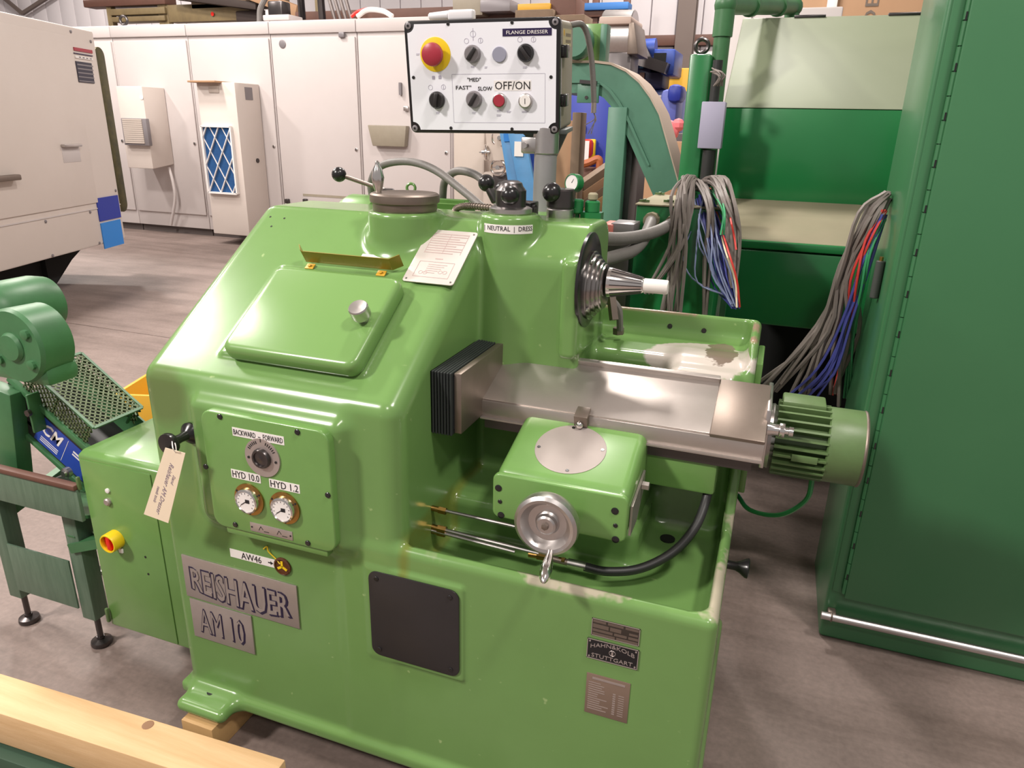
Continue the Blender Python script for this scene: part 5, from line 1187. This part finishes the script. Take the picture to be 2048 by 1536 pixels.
q = MB(); L_ = P(590, 30, y=9.6); R_ = P(1100, 30, y=9.6); q.box(L_.x, R_.x, 9.6, 9.75, P(700, 46, y=9.6).z-.05, P(700, 20, y=9.6).z, .01); q.build('beam_web', M_rust, t)
for x in (L_.x+.3, R_.x-.5): MB().box(x-.08, x+.08, 9.62, 9.74, 0, P(700, 40, y=9.6).z-.05, .005).build('beam_post', M_rust, t)
t = thing('loose_hoses', P(745, 42, y=YE+.2)+Vector((0, 0, .0)), 'white and red loose hoses lying on top of the white cabinets', 'hoses')
MB().tube([P(715, 33, y=YE+.2), P(735, 20, y=YE+.2), P(765, 22, y=YE+.2), P(785, 33, y=YE+.2)], .03, 8).build('white_hose', M_label, t); MB().tube([P(703, 33, y=YE+.25), P(715, 24, y=YE+.25), P(735, 18, y=YE+.25)], .022, 8).build('red_hose', M_redb, t)
t = thing('pipe_rack', (P(660, 8, y=9.0).x, 9.0, zt), 'bundle of grey bars leaning above the white cabinets', 'bars')
for k in range(4): MB().cyl(P(655+k*11, -14, y=9.15), P(670+k*11, 38, y=9.3), .025, n=8).build('bar', M_alu, t)
for k, px in enumerate((600, 640)): MB().cyl(P(px, -20, y=9.2), P(px+5, 38, y=9.3), .05, n=8).build('bar', M_dksteel, t)
t = thing('mixed_stock', (P(1080, 10, y=9.3).x, 9.4, 0), 'stacked brown and orange stock boxes behind the control box', 'boxes')
for (x0, y0, x1, y1, m) in ((1035, 8, 1100, 20, M_orange), (1030, 20, 1105, 45, M_woodd), (1100, -5, 1150, 60, M_rust), (960, 0, 1020, 22, M_greyk), (1110, 30, 1165, 120, M_woodd), (905, -10, 965, 30, M_boxgrey)):
    rbox_('stock_box', x0, y0, x1, y1, 9.2+random.uniform(0, .2), .4, m, t, .01)
a, b = P(905, 45, y=9.2), P(1165, 45, y=9.2); MB().box(a.x, b.x, 9.25, 9.6, 0, a.z, .01).build('stock_shelf', M_rust, t)

# ---------------------------------------------------------------- white machine at the left
A_, B_ = P(0, 545, z=.40), P(246, 478, z=.40); d = (B_-A_).normalized(); out = d.cross(Vector((0, 0, 1)))
NX = basis(d, (0, 0, 1), A_); NI = NX.inverted()
def K(px, py, w=0): return NI @ PL(px, py, A_+out*w, out)
Lb = 1.90; Ht = K(120, 48).y
t = thing('white_machine', A_-out*.8-Vector((0, 0, .4)), 'white machine tool with blue squares and warning label at left edge', 'machine')
q = MB(NX); q.box(-2.2, Lb, 0, Ht, -1.6, 0, .02); q.build('enclosure', M_cncw, t)
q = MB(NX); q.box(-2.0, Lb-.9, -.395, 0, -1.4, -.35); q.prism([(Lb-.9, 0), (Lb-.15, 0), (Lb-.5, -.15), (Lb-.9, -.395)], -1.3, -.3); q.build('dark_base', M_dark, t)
q = MB(NX); a, b = K(-200, 60), K(138, 71); c = K(190, 410); q.box(a.x, b.x, c.y+.02, b.y, 0, .012, .006); q.build('sliding_door', M_cncw, t)
q = MB(NX); a = K(60, 450); q.box(-2.1, Lb-.01, K(150, 425).y-.005, K(150, 425).y+.005, 0, .006); q.build('panel_seam', M_cream, t)
a, b = K(119, 292), K(160, 323); q = MB(NX); q.box(a.x, b.x, a.y-.01, a.y+.015, .012, .05, .004); q.m = 1; q.box(a.x, b.x, b.y, a.y-.012, .010, .014, .001); q.build('recessed_handle', [M_alu, M_cream], t)
def quad(name, px0, py0, px1, py1, m, h=.008):
    a, b = K(px0, py0), K(px1, py1); q = MB(NX); q.box(a.x, b.x, min(a.y, b.y), max(a.y, b.y), 0, h); return q.build(name, m, t)
quad('blue_square', 191, 397, 241, 434, M_blue); quad('light_blue_square', 200, 447, 247, 487, M_skyblue)
quad('warning_band', 146, 94, 184, 107, M_red); quad('warning_stripe', 147, 107, 184, 111, M_purple); quad('warning_field', 149, 111, 185, 121, M_label); w_ = quad('warning_text_block', 150, 122, 188, 167, mat('dark_slate', (.03, .028, .05), .5))
q = MB(NX); 
for k in range(5): a, b = K(153+k, 130+k*8), K(184+k, 131.5+k*8); q.box(a.x, b.x, b.y, a.y, .008, .0088)
q.build('warning_lines', M_greyk, t)
a, b = K(153, 113), K(183, 119); q = MB(NX)
for k in range(4): u = a.x+(b.x-a.x)*(.1+k*.24); q.box(u, u+(b.x-a.x)*.14, b.y, a.y, .008, .0088)
q.build('warning_marks', M_print, t)
for px, py in ((141, 63), (137, 83), (181, 83), (156, 195), (176, 300), (91, 443), (180, 424), (231, 381), (105, 511), (199, 486)): MB(NX).lathe([(.014, 0), (.014, .006), (.008, .009)], K(px, py), (0, 0, 1), 10).build('panel_bolt', M_greyk, t)
a = K(8, 356); q = MB(NX); q.box(a.x-.6, a.x+.1, a.y-.02, a.y+.025, .02, .08, .01); q.build('lever', M_brnsteel, t)
# rounded slot frame at the far end, with the dark chain guide behind it
q = MB(NX); v0, v1 = K(245, 425).y, K(190, 92).y
q.prism(rr_poly(Lb+.002, Lb+.17, v0, v1, .08), -.12, -.02, .01); q.build('chain_guide', mat('chain_dark', (.03, .03, .015), .5, .4, (.12, .10, .03), 14, .9), t)
tp_ = NX @ Vector((.3, Ht, -.3))
t2 = thing('white_tray', NX @ Vector((-.05, Ht, -.3)), 'white plastic trays lying on top of the white machine', 'tray')
q = MB(NX)
for u0, u1 in ((-.7, .05), (.09, .40)): q.box(u0, u1, Ht+.0, Ht+.11, -.5, -.05, .03)
q.build('tray_body', M_label, t2)

# ---------------------------------------------------------------- green incline conveyor at the left
t = thing('incline_conveyor', (-2.0, 1.45, 0), 'dull green incline conveyor with gear motor and mesh guard at left', 'conveyor')
def foot(x, y):
    q = MB(); q.lathe([(.030, 0), (.032, .006), (.030, .016), (.012, .022), (.012, .030)], (x, y, 0), (0, 0, 1), 20); q.build('levelling_foot', M_dksteel, t)
    MB().cyl((x, y, .02), (x, y, .15), .009, n=10).build('foot_screw', M_dksteel, t)
f1, f2 = P(197, 1292, z=0), P(52, 1246, z=0)
for f_, top in ((f1, .50), (f2, .50)):
    MB().box(f_.x-.027, f_.x+.027, f_.y-.012, f_.y+.040, .11, top, .004).build('leg', M_convteal, t); foot(f_.x, f_.y+.014)
za, zb_ = P(100, 1113, y=1.30).z, P(100, 1200, y=1.30).z
MB().box(f2.x+.027, f1.x-.027, 1.300, 1.306, zb_, za, .001).build('cross_panel', M_convteal, t)
a = P(-20, 938, y=1.25); b = P(157, 968, y=1.25); b.x = -1.714; zz = (P(60, 947, y=1.25).z)
MB().box(a.x-.1, b.x, 1.245, 1.256, zz-.115, zz-.016, .001).build('chute_front', M_convteal, t); MB().box(a.x-.1, b.x, 1.238, 1.262, zz-.016, zz, .004).build('chute_rim', M_rust, t)
MB().prism([(1.256, zz-.11), (1.60, zz-.26), (1.60, zz-.25), (1.256, zz-.10)], a.x-.1, b.x, 0, 2, lambda u, v, w: (w, u, v)).build('chute_floor', M_convgrn, t)
for x in (f1.x, f2.x):
    MB().box(x-.022, x+.022, 1.62, 1.66, .10, .55, .004).build('leg', M_convgrn, t); foot(x, 1.64)
    MB().bar((x, 1.31, .40), (x, 1.63, .48), .03, .03).build('brace', M_convgrn, t)
MB().bar((f2.x-.3, 1.5, .30), (f2.x+.22, 1.5, .53), .03, .05, (0, 1, 0)).build('brace', M_blackm, t); MB().bar((f1.x-.01, 1.33, .37), (f1.x+.12, 1.33, .42), .03, .06, (0, 1, 0)).build('brace', M_convgrn, t)
# inclined channel
A1, B1 = P(30, 762, y=1.34), P(262, 972, y=1.34); d = (B1-A1).normalized(); nn = Vector((0, 1, 0)).cross(d); nn = nn if nn.z > 0 else -nn
IX = basis(d, nn, A1); Li = (-1.716-A1.x)/d.x     # local z = d x nn
sg = 1 if (d.cross(nn)).y > 0 else -1
wd = .20*sg
def ibox(u0, u1, v0, v1, w0, w1, b=0): q = MB(IX); q.box(u0, u1, v0, v1, min(w0, w1), max(w0, w1), b); return q
ibox(-.02, Li, -.13, 0, 0, .006*sg).build('side_channel', M_blackm, t)
ibox(-.02, Li, -.012, .006, -.010*sg, .006*sg, .002).build('channel_flange', M_convgrn, t); ibox(-.02, Li, -.145, -.13, -.010*sg, .006*sg, .002).build('channel_flange', M_convgrn, t)
ibox(-.02, Li, -.13, .0, wd, wd+.006*sg).build('side_channel', M_convgrn, t)
ibox(-.02, Li, -.10, -.09, 0, wd).build('conveyor_belt', M_rubber, t)
q = MB(IX); Lm = (P(205, 910, y=1.34)-A1).length-.058; n = 26; 
ww = .17; m0 = .03; hv = .075
def meshface(q, f, W_):
    for s_ in (1, -1):
        k = -int(W_/.019)-1
        while k*.019 < Lm+W_:
            u0 = k*.019; ua, wa, ub, wb_ = (u0, 0, u0+W_, W_) if s_ == 1 else (u0, W_, u0+W_, 0)
            k += 1
            if ub <= m0 or ua >= Lm: continue
            if ua < m0: g_ = (m0-ua)/(ub-ua); wa = wa+(wb_-wa)*g_; ua = m0
            if ub > Lm: g_ = (Lm-ua)/(ub-ua); wb_ = wa+(wb_-wa)*g_; ub = Lm
            if ub-ua > .004: q.bar(f(ua, wa), f(ub, wb_), .0045, .003, f(0, 0, 1))
fr_ = lambda u, w, n=0: (u, w*hv/.17, 0) if not n else (0, 0, 1)
meshface(q, lambda u, w, n=0: (0, 0, 1) if n else (u, w, 0), hv)
meshface(q, lambda u, w, n=0: (0, 1, 0) if n else (u, hv, w*sg), ww)
meshface(q, lambda u, w, n=0: (0, 0, 1) if n else (u, w, ww*sg), hv)
mg = q.build('mesh_guard', mat('mesh_green', (.10, .13, .06), .5, .3), t); mg['kind'] = 'stuff'
q = MB(IX)
for w in (0, ww): q.bar((m0, hv, w*sg), (Lm, hv, w*sg), .008, .006, (0, 1, 0))
for u in (m0, Lm): q.bar((u, hv, 0), (u, hv, ww*sg), .008, .006, (0, 1, 0))
for u in (m0+.02, Lm*.5, Lm-.02):
    for w in (.006, ww-.006): q.bar((u, -.01, w*sg), (u, hv, w*sg), .008, .006, (1, 0, 0))
q.build('guard_frame', M_convgrn, t)
# blue maker label on the channel
c = [IX.inverted() @ P(x, y, y=1.33) for x, y in ((80, 838), (142, 948))]
q = MB(IX); um = c[0].x; q.box(um-.005, um+.20, -.125, -.03, -.0012*sg if sg > 0 else 0, 0 if sg > 0 else .0012); lb_ = q.build('maker_label', mat('label_blue', (.02, .06, .36), .4), t)
LX = IX @ Matrix.Translation((um+.045, -.070, -.0012*sg))
LX = basis(d, nn if d.cross(nn).y < 0 else -nn, LX.translation)
if nn.dot(Vector((LX[0][1], LX[1][1], LX[2][1]))) < 0: LX = LX @ Matrix.Rotation(PI, 4, 'Z')
txt('CM', LX @ Matrix.Translation((.005, .008, .0002)), .075, .042, M_label, lb_, None, 'lettering', .0005, .2, .02)
q = MB(LX)
q.box(.085, .14, .012, .018, -.0002, .0006).box(.085, .13, .002, .007, -.0002, .0006).box(.058, .0595, -.05, .035, -.0002, .0006)
for k in range(3): q.box(-.03, .04, -.030-k*.007, -.0275-k*.007, -.0002, .0006)
q.build('label_lines', M_label, lb_)
# gear motor
gc = P(34, 692, y=1.22); gm = part('gear_motor', gc, t)
q = MB(); q.lathe([(.085, -.09), (.096, -.085), (.099, .0), (.093, .010), (.05, .012)], gc, (0, -1, 0), 40); q.build('gear_case', M_convgrn, gm)
q = MB(); q.lathe([(.040, .0), (.039, .014), (.033, .022), (.004, .024)], gc, (0, -1, 0), 32); q.build('output_cap', M_convgrn, gm)
for a in (35, 150, 215, -35): MB().lathe([(.013, .004), (.013, .018), (.008, .020)], gc+Vector((.070*math.cos(R(a)), 0, .070*math.sin(R(a)))), (0, -1, 0), 10).build('case_bolt', M_convgrn, gm)
MB().box(gc.x-.12, gc.x+.085, gc.y+.0, gc.y+.10, gc.z-.105, gc.z-.05, .02).build('gear_foot', M_convgrn, gm)
mcn = P(18, 622, y=1.36); q = MB(); q.lathe([(.05, -.02), (.075, .0), (.086, .03), (.086, .15), (.076, .19), (.03, .21)], (mcn.x, 1.29, mcn.z), (0, 1, 0), 36); q.build('motor_body', M_convgrn, gm)
MB().bar(P(10, 775, y=1.32), P(30, 960, y=1.32), .10, .05, (0, 1, 0), .006).build('motor_bracket', M_convgrn, t)
q = MB(); rb_(q, 48, 790, 70, 868, 1.30, .04, .006); q.m = 1; c_ = P(60, 825, y=1.30); q.cyl(c_, c_-Vector((0, .01, 0)), .010, n=8); q.build('tension_block', [M_convgrn, M_dksteel], t)
c_ = P(138, 943, y=1.31); q = MB(); q.lathe([(.016, 0), (.016, .012), (.010, .014), (.009, .02)], c_, (0, -1, 0), 16); q.build('adjuster_nut', M_alu, t)

# open orange tray on the floor behind
a, b = P(224, 789, z=.25), P(268, 762, z=.25); e = P(265, 820, z=.25)
d1 = (b-a).normalized(); d2 = Vector((d1.y, -d1.x, 0)); OX = basis(d1, Vector((0, 0, 1)).cross(d1), (a.x, a.y, 0))
q = MB(OX); s2 = 1 if (OX.inverted() @ e).y > 0 else -1
def ob(u0, u1, v0, v1, z0, z1): q.box(u0, u1, min(v0*s2, v1*s2), max(v0*s2, v1*s2), z0, z1, .003)
ob(0, .7, 0, .02, 0, .25); ob(0, .7, .58, .60, 0, .25); ob(0, .02, .02, .58, 0, .25); ob(.68, .7, .02, .58, 0, .25); ob(.02, .68, .02, .58, 0, .02)
tag(q.build('orange_bin', M_orange, None), 'open orange steel bin on the floor behind the grinding machine', 'bin')
